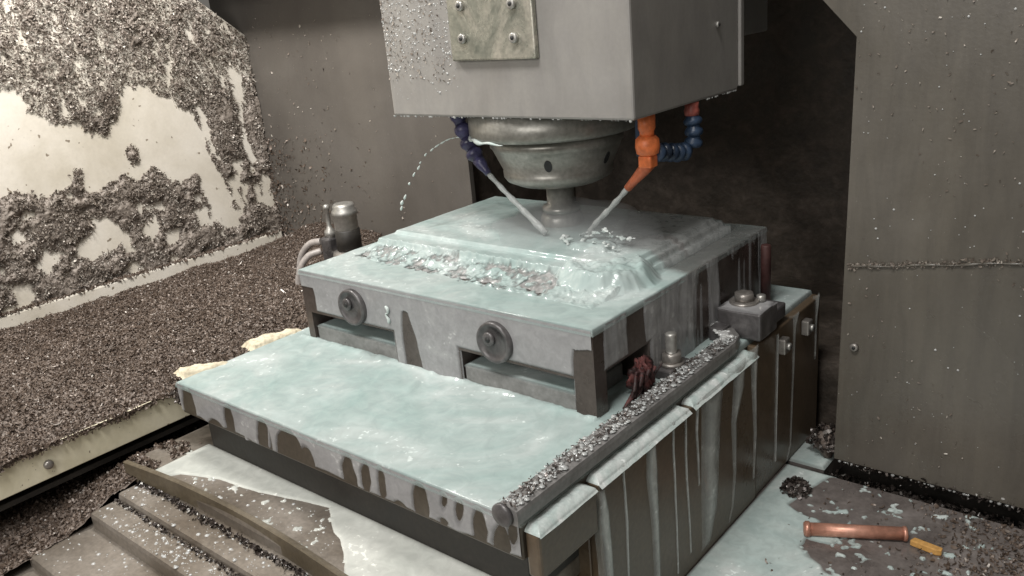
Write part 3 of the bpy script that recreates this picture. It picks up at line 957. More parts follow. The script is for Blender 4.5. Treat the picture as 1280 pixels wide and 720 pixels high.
run('coolant_run', [(0.335, -0.012, 0.0015), (0.333, -0.20, 0.0012)], t=0.0013)
run('coolant_run', [(0.398, -0.004, 0.010), (0.394, -0.02, 0.0035), (0.392, -0.10, 0.0022), (0.388, -0.20, 0.0018), (0.375, -0.222, 0.0015)], x0=0.0586)
run('coolant_run', [(0.476, -0.002, 0.006), (0.474, -0.03, 0.002), (0.473, -0.10, 0.0015)], x0=0.0586)

# rounded white rolls of coolant on the ledges of the side plates
for y0, y1, x1 in ((-0.1855, -0.0945, 0.0625), (-0.0880, 0.094, 0.0605), (0.102, 0.2695, 0.0605)):
    film('ledge_coolant', 'foam', (0, 0, -0.0125), (1, 0, 0), (0, 1, 0), (0, 0, 1), (0.0452, 0.0640), (y0, y1), 48, int((y1 - y0) / 0.0008),
         lambda x, y: np.minimum(x1 + 0.0008 * fbm(x, y, 50, 2) - x, np.minimum(y - y0, y1 - y)), 0.0062, 0.0075, cool,
         lambda x, y: 0.0012 * fbm(x, y, 90, 3))

# small foam drips and bubbles
tube('foam_drip', 'foam', [(-0.321, -0.003, 0.082), (-0.317, -0.0035, 0.079), (-0.3175, -0.0035, 0.074), (-0.322, -0.0035, 0.071), (-0.318, -0.003, 0.064), (-0.319, -0.003, 0.060)],
     lambda t: 0.0017 + 0.0007 * math.sin(t * 9), 8, 6, cool)

# spray of coolant thrown up beside the cutter
bm = bmesh.new()
for arm in (((-0.170, 0.222, 0.134), (-0.140, 0.208, 0.141), (-0.116, 0.201, 0.150), (-0.104, 0.199, 0.151)), ((-0.150, 0.196, 0.135), (-0.112, 0.188, 0.138), (-0.082, 0.186, 0.134)),
            ((-0.186, 0.214, 0.131), (-0.176, 0.196, 0.135), (-0.160, 0.184, 0.134)), ((-0.130, 0.215, 0.138), (-0.100, 0.214, 0.141), (-0.080, 0.216, 0.139))):
    for p in catmull(arm, 9):
        r = 0.0010 + 0.0030 * random.random() ** 2
        p = p + Vector((random.gauss(0, 0.0022), random.gauss(0, 0.0022), random.gauss(0, 0.0016)))
        bmesh.ops.create_icosphere(bm, subdivisions=2, radius=r, matrix=Matrix.Translation(p) @ Matrix.Rotation(random.random() * 3, 4, 'Z') @ Matrix.Diagonal((1.8, 1, 0.7, 1)))
so = link('coolant_splash', bm_mesh('coolant_splash', bm), 'foam', cool, True)
so['kind'] = 'stuff'
rm = so.modifiers.new('merge', 'REMESH')
rm.mode = 'VOXEL'
rm.voxel_size = 0.0009
rm.use_smooth_shade = True
smo = so.modifiers.new('soften', 'SMOOTH')
smo.iterations = 5

# pool on the right floor
def f_floor(x, y):
    wob = 0.02 * fbm(x, y, 16, 4)
    bare = poly_sd(x + wob * 0.7, y + wob, [(0.118, 0.362), (0.112, 0.318), (0.106, 0.285), (0.150, 0.262), (0.150, 0.205), (0.215, 0.15), (0.5, 0.10), (0.9, 0.0), (0.9, 0.6), (0.2, 0.45)])
    f = -bare
    spots = fbm(x, y, 85, 3, seed=2) - 0.40 - 0.25 * sm(0.26, 0.42, x)
    f = np.maximum(f, np.minimum(spots * 0.03, 0.004))
    tonguey = ell(x, y, (0.155, 0.232), (0.03, 0.012)) + 0.003 * fbm(x, y, 60, 2)
    f = np.maximum(f, tonguey)
    return np.minimum(f, np.minimum(0.374 - y, x - 0.0605))


film('floor_pool', 'pool_floor', (0, 0, -0.225), (1, 0, 0), (0, 1, 0), (0, 0, 1), (0.06, 0.52), (-0.5, 0.375), 330, 560, f_floor, 0.0016, 0.004, cool)
film('ledge_pool', 'pool_floor', (0, 0, -0.2262), (1, 0, 0), (0, 1, 0), (0, 0, 1), (0.055, 0.109), (0.387, 0.47), 50, 70,
     lambda x, y: np.minimum(np.minimum(0.107 - x, x - 0.055), np.minimum(y - 0.389, 0.469 - y)), 0.002, 0.004, cool)


# pool on the way cover in front of the table
def f_cover(x, y):
    wob = 0.010 * fbm(x, y, 14, 4)
    f = np.minimum(np.minimum(x + 0.537, 0.05), 0.028 - x)
    dry = poly_sd(x + wob, y + wob * 0.6, [(-0.50, -0.236), (-0.44, -0.214), (-0.37, -0.205), (-0.292, -0.183), (-0.262, -0.178), (-0.232, -0.200), (-0.165, -0.238), (-0.14, -0.262), (-0.52, -0.262)])
    f = np.minimum(f, -dry)
    sp = fbm(x, y, 110, 3, seed=5) - 0.46
    f = np.maximum(f, np.minimum(sp * 0.02, 0.003))
    rail = np.interp(x, [-0.584, -0.512, -0.442, -0.345, -0.246, -0.158, -0.06, 0.03], [-0.262, -0.254, -0.249, -0.2465, -0.249, -0.255, -0.262, -0.27])
    return np.minimum(f, np.minimum(y - rail - 0.0040, -0.167 - y))


film('cover_pool', 'pool_thin', (0, 0, -0.1), (1, 0, 0), (0, 1, 0), (0, 0, 1), (-0.545, 0.12), (-0.262, -0.166), 380, 70, f_cover, 0.0016, 0.003, cool)

# =================================================================== WAY COVERS at lower left
def way_cover(name, label, x0, y0, y1, z, th, mat='cover'):
    t = empty(name, (x0 + 0.3, y1, z - th), label, 'way cover', 'telescoping way covers')
    box('sheet', mat, x0, 0.03, y0, y1, z - th, z, 0.006, t)
    return t


w1 = way_cover('way_cover', 'flat way cover plate holding a grey coolant puddle, right below the table', -0.597, -0.252, -0.05, -0.10, 0.03)
w2 = way_cover('way_cover', 'narrow way cover step with chips, just in front of the curved wiper strip', -0.563, -0.292, -0.20, -0.118, 0.02)
w3 = way_cover('way_cover', 'way cover step thick with white droplets beside the chip pile', -0.567, -0.329, -0.22, -0.128, 0.03)
w4 = way_cover('way_cover', 'lowest wide brown way cover plate with scattered droplets', -0.581, -0.405, -0.24, -0.150, 0.03)
w5 = way_cover('way_cover', 'dull way cover edge below the wide brown plate', -0.60, -0.60, -0.26, -0.166, 0.03)
bm = bmesh.new()
RP = catmull([(-0.584, -0.262, 0), (-0.512, -0.254, 0), (-0.442, -0.249, 0), (-0.345, -0.2465, 0), (-0.246, -0.249, 0), (-0.158, -0.255, 0), (-0.06, -0.262, 0), (0.03, -0.27, 0)], 8)
vs_ = []
for p in RP:
    vs_.append([bm.verts.new((p.x, p.y + dy, zz)) for dy, zz in ((-0.0035, -0.1175), (-0.0035, -0.0935), (-0.002, -0.0925), (0.0025, -0.0925), (0.0035, -0.0935), (0.0035, -0.1175))])
for a, b in zip(vs_, vs_[1:]):
    for j in range(6):
        bm.faces.new([a[j], a[(j + 1) % 6], b[(j + 1) % 6], b[j]])
bm.faces.new(vs_[0]); bm.faces.new(vs_[-1])
tag(link('wiper_strip', bm_mesh('wiper_strip', bm), 'rail'), 'thin bowed olive wiper strip standing along the puddled cover plate', 'wiper strip')


def scatter_beads(parent, x0, x1, y0, y1, z, n, rmin, rmax, dens=None):
    x = x0 + (x1 - x0) * RNG.random(n); y = y0 + (y1 - y0) * RNG.random(n)
    if dens is not None:
        k = RNG.random(n) < dens(x, y); x, y = x[k], y[k]
    n = len(x)
    beads('water_beads', 'bead', np.stack([x, y, np.full(n, z)], 1), np.tile([0, 0, 1.], (n, 1)), rmin + (rmax - rmin) * RNG.random(n) ** 4, parent, 0.45)


scatter_beads(w2, -0.555, -0.10, -0.290, -0.258, -0.118, 170, 0.0007, 0.0030)
scatter_beads(w3, -0.56, -0.15, -0.326, -0.294, -0.128, 420, 0.0007, 0.0030, lambda x, y: 0.25 + 0.75 * sm(-0.56, -0.42, x))
scatter_beads(w4, -0.57, -0.2, -0.40, -0.332, -0.150, 130, 0.0008, 0.0028)
scatter_beads(w1, -0.50, -0.20, -0.245, -0.19, -0.10, 110, 0.0007, 0.0026)


def chip_patch(name, label, mat, x0, x1, y0, y1, hf, n, size, mask=None, base=True, group=None):
    o = sheet(name, 'cake', (0, 0, 0), (1, 0, 0), (0, 1, 0), (0, 0, 1), (x0, x1), (y0, y1), 130, 130, hf, None,
              (lambda u, v, h: mask(u, v) > 0) if mask else None)
    tag(o, label, 'chips', kind='stuff')
    x = x0 + (x1 - x0) * RNG.random(n); y = y0 + (y1 - y0) * RNG.random(n)
    if mask:
        k = mask(x, y) > 0; x, y = x[k], y[k]
    f = flakes('loose_chips', mat, np.stack([x, y, hf(x, y) + 0.001], 1), np.tile([0, 0, 1.], (len(x), 1)), size, o, 0.9)
    f['kind'] = 'stuff'
    return o


def low_h(x, y):
    edge = np.interp(y, [-0.45, -0.36, -0.32, -0.29, -0.25], [-0.158, -0.149, -0.130, -0.119, -0.106])
    k = sm(-0.67, -0.585, x)
    return (-0.138 * (1 - k) + edge * k) + 0.007 * fbm(x, y, 18, 4) + 0.004 * fbm(x, y, 60, 3)


chip_patch('chip_heap', 'heap of brown chips between flange strip and way covers', 'chip', -0.86, -0.54, -0.60, -0.10, low_h, 30000, 0.0052,
           lambda x, y: np.minimum(np.where(y > -0.232, -0.592, -0.566) + 0.008 * fbm(x, y, 30, 3) - x, 1))
# thin crumbs lying along the wiper and the cover steps
n = 700
x = -0.56 + 0.45 * RNG.random(n)
P = np.stack([x, -0.2585 - 0.004 * np.abs(RNG.normal(size=n)) - 0.008 * np.cos((x + 0.36) * 7) * 0, np.full(n, -0.1165)], 1)
flakes('step_chips', 'chip_dark', P, np.tile([0, 0, 1.], (n, 1)), 0.006, w2, 0.9)['kind'] = 'stuff'
n = 500
x = -0.56 + 0.45 * RNG.random(n)
P = np.stack([x, -0.2935 - 0.003 * np.abs(RNG.normal(size=n)), np.full(n, -0.127)], 1)
flakes('step_chips', 'chip_dark', P, np.tile([0, 0, 1.], (n, 1)), 0.005, w3, 0.9)['kind'] = 'stuff'
# chips on the dry left end of the upper cover plate
n = 900
x = -0.60 + 0.06 * RNG.random(n); y = -0.25 + 0.10 * RNG.random(n)
k = fbm(x, y, 40, 3) + 0.6 * (y < -0.235) > 0.15
flakes('plate_chips', 'chip', np.stack([x, y, np.full(n, -0.099)], 1)[k], np.tile([0, 0, 1.], (k.sum(), 1)), 0.006, w1, 0.9)['kind'] = 'stuff'

# chips on the right floor
n = 9000
x = 0.12 + 0.38 * RNG.random(n); y = 0.10 + 0.272 * RNG.random(n)
k = RNG.random(n) < 0.02 + 0.9 * sm(0.235, 0.36, x + 0.25 * (0.28 - y) * -1 + 0.04 * fbm(x, y, 20, 3))
rfc = flakes('floor_chips', 'chip', np.stack([x, y, np.full(n, -0.2235)], 1)[k], np.tile([0, 0, 1.], (k.sum(), 1)), 0.0055, None, 0.8)
tag(rfc, 'thin scatter of brown chips on the floor pan below the dark cover panel', 'chips', kind='stuff')
n = 2600
x = 0.10 + 0.42 * RNG.random(n); y = 0.378 + 0.05 * RNG.random(n)
tc = flakes('trench_chips', 'chip_dark', np.stack([x, y, np.full(n, -0.258) + 0.01 * RNG.random(n)], 1), np.tile([0, 0, 1.], (n, 1)), 0.008, None, 0.9)
tag(tc, 'dark chips lying in the trench under the cover panel', 'chips', kind='stuff')


def clump(label, loc, r, n, squash=0.7):
    bm = bmesh.new()
    bmesh.ops.create_icosphere(bm, subdivisions=3, radius=r)
    for v in bm.verts:
        d = v.co.normalized()
        v.co *= 0.75 + 0.45 * float(fbm(np.array([d.x * 2 + loc[0] * 9]), np.array([d.y * 2 + d.z]), 1.5, 3)[0])
        v.co.z *= squash
    o = link('chip_clump', bm_mesh('chip_clump', bm), 'cake', None, True)
    o.location = loc
    tag(o, label, 'chip clump')
    d = RNG.normal(size=(n, 3)); d /= np.linalg.norm(d, axis=1, keepdims=True)
    d[:, 2] = np.abs(d[:, 2]) * 0.9 - 0.1
    P = d * r * (0.75 + 0.35 * RNG.random((n, 1))) * np.array([1, 1, squash])
    f = link('loose_chips', flakes('tmp', 'chip_dark', P, d, 0.009, None, 0.8).data, None)
    bpy.data.objects.remove(bpy.data.objects['tmp'])
    f.parent = o
    f['kind'] = 'stuff'
    return o


clump('wet dark chip clump in the pool next to the table side', (0.098, 0.312, -0.219), 0.017, 260)
clump('tall dark heap of wet chips at the foot of the cover panel edge', (0.098, 0.432, -0.205), 0.026, 420, 1.0)

# =================================================================== MILLING HEAD
hd = empty('milling_head', (-0.23, 0.28, 0.30), 'grey milling machine head with spotted cover plate above the block', 'milling head')
HX0, HX1, HY0, HY1, HZ = -0.427, -0.032, 0.150, 0.412, 0.300
box('housing', 'head', HX0, HX1, HY0, HY1, HZ, 0.95, 0.003, hd)
box('side_rim', 'head', HX1 - 0.05, HX1 + 0.0035, HY1 + 0.001, HY1 + 0.012, HZ + 0.004, 0.95, 0.002, hd)
box('rear_housing', 'head', HX0 + 0.03, HX1 - 0.05, HY1 + 0.013, 0.62, HZ + 0.06, 0.95, 0.003, hd)
cp = box('cover_plate', 'nameplate', -0.2945, -0.1585, 0.1415, 0.1499, 0.372, 0.62, 0.0022, hd)
for sx, sz in ((-0.2695, 0.4385), (-0.1870, 0.436), (-0.2705, 0.3995), (-0.1875, 0.3975), (-0.2700, 0.56), (-0.187, 0.56)):
    cap_screw(cp, (sx, 0.1415, sz), (0, -1, 0), 0.0062)
cap_screw(hd, (-0.032, 0.352, 0.388), (1, 0, 0), 0.004)
# water beads and specks, thick on the left part of the face
n = 1500
x = HX0 + 0.002 + 0.13 * RNG.random(n) ** 1.4; z = HZ + 0.02 + 0.30 * RNG.random(n) ** 0.8
k = (RNG.random(n) < 0.25 + 0.75 * sm(0.34, 0.40, z)) & ~((x > -0.297) & (z > 0.37))
P = np.stack([x, np.full(n, HY0 - 0.0001), z], 1)[k]
beads('water_beads', 'bead', P, np.tile([0, -1., 0], (len(P), 1)), 0.0005 + 0.0013 * RNG.random(len(P)) ** 3, hd)
n = 900
x = HX0 + 0.002 + 0.125 * RNG.random(n) ** 1.3; z = HZ + 0.045 + 0.28 * RNG.random(n)
k = ~((x > -0.297) & (z > 0.37))
P = np.stack([x, np.full(n, HY0 - 0.0006), z], 1)[k]
flakes('stuck_specks', 'chip_wall', P, np.tile([0, -1., 0], (len(P), 1)), 0.0034, hd, 0.5, 0.5, 0.3)['kind'] = 'stuff'
n = 60
P = np.stack([HX0 + 0.39 * RNG.random(n), np.full(n, HY0 + 0.002), np.full(n, HZ - 0.0003)], 1)
beads('edge_drops', 'bead', P, np.tile([0, -0.5, -0.85], (n, 1)), 0.0007 + 0.0016 * RNG.random(n) ** 3, hd, 1.0)
n = 30
P = np.stack([np.full(n, HX1 - 0.001), HY0 + 0.17 + 0.09 * RNG.random(n), np.full(n, HZ - 0.0003)], 1)
beads('edge_drops', 'bead', P, np.tile([0.5, 0, -0.85], (n, 1)), 0.0007 + 0.0018 * RNG.random(n) ** 2, hd, 1.0)
SX, SY = -0.236, 0.272
lathe('spindle_nose', 'nose', [(0.117, 0.0), (0.117, -0.030), (0.114, -0.035), (0.098, -0.037), (0.06, -0.037)], (SX - 0.004, SY, HZ - 0.0005), (0, 0, 1), 72, hd)
lp = [(SX - 0.004 + 0.1155 * math.cos(a), SY + 0.1155 * math.sin(a), HZ - 0.0355 + 0.001 * math.sin(a * 17)) for a in np.linspace(3.5, 4.75, 40)]
tube('coolant_lip', 'foam', lp, lambda t: 0.0005 + 0.0034 * max(0, math.sin(math.pi * t)) * (0.7 + 0.3 * math.sin(t * 23)), 10, 2, hd, 0.1)

th = empty('tool_holder', (SX, SY, 0.13), 'tapered steel tool holder with short cutter, hanging below the spindle nose', 'tool holder')
ch = lathe('chuck', 'nose', [(0.085, 0.2625), (0.0925, 0.2615), (0.0932, 0.249), (0.0905, 0.2465), (0.0765, 0.2150), (0.0775, 0.2138), (0.0770, 0.2060), (0.0735, 0.2010), (0.0600, 0.1945), (0.03, 0.1920)], (SX, SY, 0), (0, 0, 1), 72, th)
for ang in (-1.08, -0.02, 1.2, 2.3, 3.6):
    rr = 0.0832
    d = Vector((math.cos(ang), math.sin(ang), -0.444)).normalized()
    p = Vector((SX + rr * math.cos(ang), SY + rr * math.sin(ang), 0.2300)) - d * 0.0043
    bm = bmesh.new()
    tg = Vector((-math.sin(ang), math.cos(ang), 0))
    q = Matrix((tg, d.cross(tg), d)).transposed().to_4x4()
    bmesh.ops.create_cone(bm, cap_ends=True, segments=24, radius1=0.0062, radius2=0.0062, depth=0.010, matrix=Matrix.Translation(p) @ q @ Matrix.Diagonal((0.85, 1.45, 1, 1)))
    link('wrench_hole', bm_mesh('wrench_hole', bm), 'hole', ch)
lathe('shank', 'chrome', [(0.0195, 0.1915), (0.0195, 0.160), (0.0265, 0.158), (0.0270, 0.151), (0.0255, 0.150)], (SX, SY, 0), (0, 0, 1), 40, th)
ct = lathe('cutter', 'chrome', [(0.025, 0.1495), (0.030, 0.143), (0.031, 0.126), (0.029, 0.1225), (0.02, 0.122)], (SX, SY, 0), (0, 0, 1), 40, th,
           wob=lambda a, h: -0.06 * (math.sin(5 * a) > 0.5) * (h < 0.14))

# ---- coolant nozzles
def bead_hose(name, mat, pts, r, parent):
    """segmented ball-and-socket hose: each segment its own part"""
    for i, (a, b) in enumerate(zip(pts, pts[1:])):
        a, b = Vector(a), Vector(b)
        L = (b - a).length
        lathe(name, mat, [(r * 0.72, 0), (r * 0.95, L * 0.14), (r * 1.05, L * 0.35), (r * 0.98, L * 0.58), (r * 0.72, L * 0.80), (r * 0.66, L * 1.04)], a, b - a, 20, parent)


nz = empty('coolant_nozzle', (-0.348, 0.2, 0.30), 'violet blue jointed coolant nozzle spraying beside the spindle, left of the chuck', 'coolant nozzle')
nz['label'] = 'violet blue jointed coolant nozzle with slim grey tip'
pn = [(-0.352, 0.20, 0.302), (-0.347, 0.20, 0.281), (-0.339, 0.20, 0.262), (-0.331, 0.20, 0.246), (-0.320, 0.20, 0.232)]
bead_hose('hose_segment', 'violet', pn, 0.0118, nz)
lathe('nozzle_tip', 'violet', [(0.009, 0), (0.0082, 0.009), (0.0048, 0.021), (0.0046, 0.026), (0.0030, 0.026)], (-0.321, 0.20, 0.233), (0.0128, 0, -0.0145), 20, nz)

nv = empty('coolant_valve', (0.0, 0.16, 0.30), 'orange coolant valve and nozzle joined to a dark blue jointed hose', 'coolant nozzle')
V0 = (-0.0525, 0.210)
lathe('valve_neck', 'orange', [(0.0108, 0), (0.0108, -0.018), (0.009, -0.022), (0.009, -0.028)], (V0[0], V0[1], 0.2995), (0, 0, 1), 8, nv)
lathe('valve_body', 'orange', [(0.0105, 0.0), (0.0142, -0.004), (0.0150, -0.013), (0.0132, -0.021), (0.010, -0.023)], (V0[0], V0[1], 0.2725), (0, 0, 1), 28, nv)
box('valve_collar', 'orange', V0[0] - 0.0088, V0[0] + 0.0088, V0[1] - 0.0088, V0[1] + 0.0088, 0.2345, 0.2492, 0.002, nv)
lathe('nozzle_tip', 'orange_dark', [(0.0078, -0.004), (0.0080, 0.006), (0.0058, 0.028), (0.0050, 0.044), (0.003, 0.044)], (-0.0525, 0.21, 0.2375), (-0.0305, 0, -0.031), 20, nv)
box('valve_block', 'blue', -0.076, -0.062, 0.220, 0.245, 0.244, 0.2995, 0.002, nv)
bead_hose('hose_segment', 'blue', [(-0.0475, 0.218, 0.2505), (-0.0473, 0.232, 0.2493), (-0.0463, 0.247, 0.2460), (-0.0454, 0.262, 0.2425), (-0.0450, 0.277, 0.2400), (-0.0430, 0.291, 0.2405)], 0.0115, nv)
bead_hose('hose_segment', 'blue', [(-0.0405, 0.300, 0.2435), (-0.0383, 0.300, 0.2573), (-0.0392, 0.300, 0.2710), (-0.041, 0.300, 0.2838)], 0.0115, nv)
lathe('hose_fitting', 'red', [(0.009, 0), (0.0098, 0.006), (0.0085, 0.010), (0.009, 0.0165)], (-0.0412, 0.300, 0.283), (0, 0, 1), 18, nv)

# ---- jets of coolant in the air
def jet(label, pts, r0, r1, jit):
    o = tube('coolant_jet', 'jet', pts, lambda t: r0 + (r1 - r0) * t + 0.0006 * math.sin(t * 31), 12, 10, None, jit)
    tag(o, label, 'coolant jet')


jet('slanting white coolant jet from the violet nozzle to the core', [(-0.304, 0.2, 0.2135), (-0.262, 0.2025, 0.176), (-0.214, 0.205, 0.136)], 0.0030, 0.0050, 0.2)
jet('grey green coolant jet from the orange nozzle to the cutter', [(-0.0832, 0.21, 0.206), (-0.110, 0.213, 0.180), (-0.139, 0.217, 0.154), (-0.155, 0.220, 0.136)], 0.0032, 0.0040, 0.12)

def arc(t):
    return Vector((-0.354 - 0.136 * t ** 0.9, 0.200 - 0.004 * t, 0.263 - 0.020 * t - 0.094 * t * t))


# thrown sideways from a leaking joint of the nozzle
ts = [0.0, 0.06, 0.13, 0.2, 0.28, 0.36, 0.45, 0.53, 0.60, 0.70, 0.79, 0.90, 0.96, 1.0]
for i, t in enumerate(ts):
    p = arc(t) + Vector((random.gauss(0, 0.0035 * t), 0, random.gauss(0, 0.0025 * t)))
    L = (0.0062 if t < 0.3 else 0.0042) * (0.6 + 0.7 * random.random())
    r = (0.0009 + 0.0013 * t) * (0.75 + 0.5 * random.random())
    o = lathe('coolant_drop', 'foam', [(r * 0.3, -L), (r * 0.8, -L * 0.5), (r, 0), (r * 0.85, L * 0.5), (r * 0.3, L * 0.9)], (0, 0, 0), arc(t + 0.03) - arc(t), 10)
    o.location = p
    tag(o, 'small flying drop in the arc of coolant leaking from the violet nozzle', 'coolant drop', 'flying drops of coolant')

# ---- spray hanging round the cutter: a little cloud of thin white mist
mm = bpy.data.materials.new('coolant_mist')
mm.use_nodes = True
mt_ = mm.node_tree
mt_.nodes.remove(mt_.nodes['Principled BSDF'])
pv = mt_.nodes.new('ShaderNodeVolumePrincipled')
pv.inputs['Color'].default_value = (0.92, 0.95, 0.95, 1)
pv.inputs['Density'].default_value = 6.0
mt_.links.new(pv.outputs[0], mt_.nodes['Material Output'].inputs['Volume'])
bm = bmesh.new()
bmesh.ops.create_icosphere(bm, subdivisions=4, radius=1.0)
for v in bm.verts:
    d = v.co.copy()
    v.co *= 1 + 0.22 * float(fbm(np.array([d.x * 1.3 + 4]), np.array([d.y * 1.3 + d.z]), 1.7, 3)[0])
    v.co = Vector((v.co.x * 0.120 - 0.185, v.co.y * 0.090 + 0.235, v.co.z * 0.036 + 0.140))
tag(link('coolant_mist', bm_mesh('coolant_mist', bm), mm, None, True), 'thin white coolant mist hanging round the cutter', 'mist', kind='stuff')

# =================================================================== SMALL THINGS
# ---- chip covered bar along the right edge of the table
gb = empty('edge_bar', (0.036, 0.0, 0.003), 'long grey bar crusted with wet chips along the table edge, bent at its far end', 'bar')
bm = bmesh.new()
path = [Vector((0.0375, -0.198, 0)), Vector((0.0375, 0.232, 0)), Vector((0.033, 0.250, 0)), Vector((0.020, 0.264, 0)), Vector((-0.010, 0.281, 0))]
sec = []
pf = [(-0.0125, 0.0035), (-0.0125, 0.013), (-0.009, 0.0185), (0.004, 0.0185), (0.0115, 0.016), (0.0125, 0.012), (0.0125, 0.002), (0.010, 0.0008), (-0.010, 0.0008)]
for i, p in enumerate(path):
    t = (path[min(i + 1, len(path) - 1)] - path[max(i - 1, 0)]).normalized()
    s = Vector((t.y, -t.x, 0))
    sec.append([bm.verts.new(p + s * a + Vector((0, 0, b))) for a, b in pf])
for a, b in zip(sec, sec[1:]):
    for j in range(len(pf)):
        bm.faces.new([a[j], a[(j + 1) % len(pf)], b[(j + 1) % len(pf)], b[j]])
bm.faces.new(sec[0]); bm.faces.new(sec[-1])
bmesh.ops.bevel(bm, geom=[e for e in bm.edges if len(e.link_faces) == 2 and e.calc_face_angle(0) > 1.2], offset=0.002, segments=2, affect='EDGES')
link('bar', bm_mesh('bar', bm), 'bar_grey', gb)
lathe('end_knob', 'plug', [(0.0115, 0), (0.0115, 0.003), (0.010, 0.0042), (0.004, 0.0042)], (0.034, -0.1985, 0.0095), (0, -1, 0), 24, gb)
n = 700
t = RNG.random(n)
y = -0.196 + 0.430 * t
P = np.stack([0.0375 - 0.0105 + 0.019 * RNG.random(n), y, np.full(n, 0.0188) + 0.001 * RNG.random(n)], 1)
flakes('chip_crust', 'chip_dark', P, np.tile([0, 0, 1.], (n, 1)), 0.0042, gb, 0.25, 0.4)['kind'] = 'stuff'
n = 560
P = np.stack([0.0375 - 0.0105 + 0.020 * RNG.random(n), -0.196 + 0.44 * RNG.random(n), np.full(n, 0.0188)], 1)
beads('foam_beads', 'bar_bead', P, np.tile([0, 0, 1.], (n, 1)), 0.0008 + 0.0024 * RNG.random(n) ** 2.5, gb, 0.45)
n = 70
u = RNG.random(n)
P = np.stack([0.036 - 0.046 * u + 0.004 * RNG.normal(size=n), 0.236 + 0.045 * u + 0.005 * RNG.normal(size=n), np.full(n, 0.0185)], 1)
beads('foam_beads', 'bead', P, np.tile([0, 0, 1.], (n, 1)), 0.002 + 0.003 * RNG.random(n), gb, 0.6)

# ---- stud with nut and washer in the notch of the block
def stud(name, label, loc, r, h, mat='bolt'):
    t = empty(name, loc, label, 'bolt')
    x, y, z = loc
    lathe('washer', mat, [(r * 2.1, 0), (r * 2.1, r * 0.5), (r * 1.9, r * 0.6), (r, r * 0.6)], loc, (0, 0, 1), 28, t)
    lathe('nut', mat, [(r * 1.75, r * 0.62), (r * 1.8, r * 0.8), (r * 1.8, r * 1.9), (r * 1.6, r * 2.2), (r, r * 2.2)], loc, (0, 0, 1), 6, t)
    lathe('stud', 'chrome', [(r, r * 2.2)] + [(r * (1.0 if i % 2 else 0.88), r * 2.2 + (h - r * 2.4) * i / 9) for i in range(10)] + [(r * 0.7, h)], loc, (0, 0, 1), 20, t)
    return t


box1 = tag(box('clamp_step', 'plug', -0.004 + 0.006, 0.0245, 0.118, 0.165, 0.004, 0.016, 0.002), 'low grey steel step under the stud, against the block side', 'clamp step')
stud('clamp_stud', 'upright stud with hexagon nut in the notch beside the block', (0.0125, 0.140, 0.016), 0.0072, 0.040)

# ---- rear clamp with its bolt, and the rust red post behind it
rc = empty('clamp_block', (0.03, 0.30, 0), 'dark square clamp block bolted down on the rear of the table', 'clamp block')
box('block', 'plug', 0.004, 0.064, 0.272, 0.325, 0.0035, 0.041, 0.003, rc)
film('coolant_top', 'film', (0, 0, 0.041), (1, 0, 0), (0, 1, 0), (0, 0, 1), (0.004, 0.064), (0.272, 0.325), 40, 40,
     lambda x, y: np.minimum(np.minimum(x - 0.006, 0.063 - x), np.minimum(y - 0.274, 0.324 - y)) + 0.004 * fbm(x, y, 50, 2), 0.0015, 0.005, rc)
box('step', 'plug', 0.008, 0.056, 0.326, 0.372, 0.0035, 0.024, 0.003, rc)
box('tongue', 'plug', 0.0035, 0.024, 0.250, 0.2715, 0.0035, 0.022, 0.002, rc)
lathe('washer', 'bolt', [(0.019, 0), (0.019, 0.003), (0.016, 0.004), (0.01, 0.004)], (0.028, 0.302, 0.0415), (0, 0, 1), 30, rc)
lathe('bolt_head', 'bolt', [(0.0135, 0.004), (0.0135, 0.013), (0.0115, 0.0145), (0.005, 0.0145)], (0.028, 0.302, 0.0415), (0, 0, 1), 6, rc)
lathe('lock_screw', 'chrome', [(0.006, 0), (0.006, 0.008), (0.004, 0.009)], (0.046, 0.314, 0.043), (0, 0, 1), 16, rc)
tag(lathe('rusty_post', 'rust', [(0.0070, 0.0035), (0.0070, 0.088), (0.006, 0.090), (0.003, 0.090)], (0.012, 0.405, 0), (0, 0, 1), 20), 'slim rust red post at the rear corner of the block', 'post')

# ---- crumpled red rag in the notch
rg = empty('rag', (0.012, 0.07, 0), 'small crumpled dark red rag stuffed into the notch of the block', 'rag')
def rag_r(d, s): return 1 + 0.5 * float(fbm(np.array([d.x * 2.2 + s]), np.array([d.y * 2.2 + d.z * 1.7]), 1.6, 4)[0]) + 0.16 * math.sin(9 * math.atan2(d.y, d.x) + 4 * d.z)
bm = bmesh.new()
bmesh.ops.create_icosphere(bm, subdivisions=5, radius=0.019)
for v in bm.verts:
    d = v.co.normalized()
    v.co = v.co * rag_r(d, 3.0)
    v.co.x *= 0.62; v.co.y *= 0.95; v.co.z *= 1.1
    v.co += Vector((0.009, 0.080, 0.024))
    v.co.z = max(v.co.z, 0.0036)
link('cloth', bm_mesh('cloth', bm), 'rag', rg, True)
for k in range(5):
    y0 = 0.055 + 0.011 * k
    tube('strand', 'rag', [(0.016 + 0.002 * k, y0, 0.036), (0.019, y0 - 0.008, 0.024), (0.016, y0 - 0.012, 0.013), (0.013 + 0.004 * (k % 2), y0 - 0.022, 0.0048)],
         lambda t: 0.0018 + 0.001 * math.sin(3 * t + k), 8, 6, rg, 0.3)

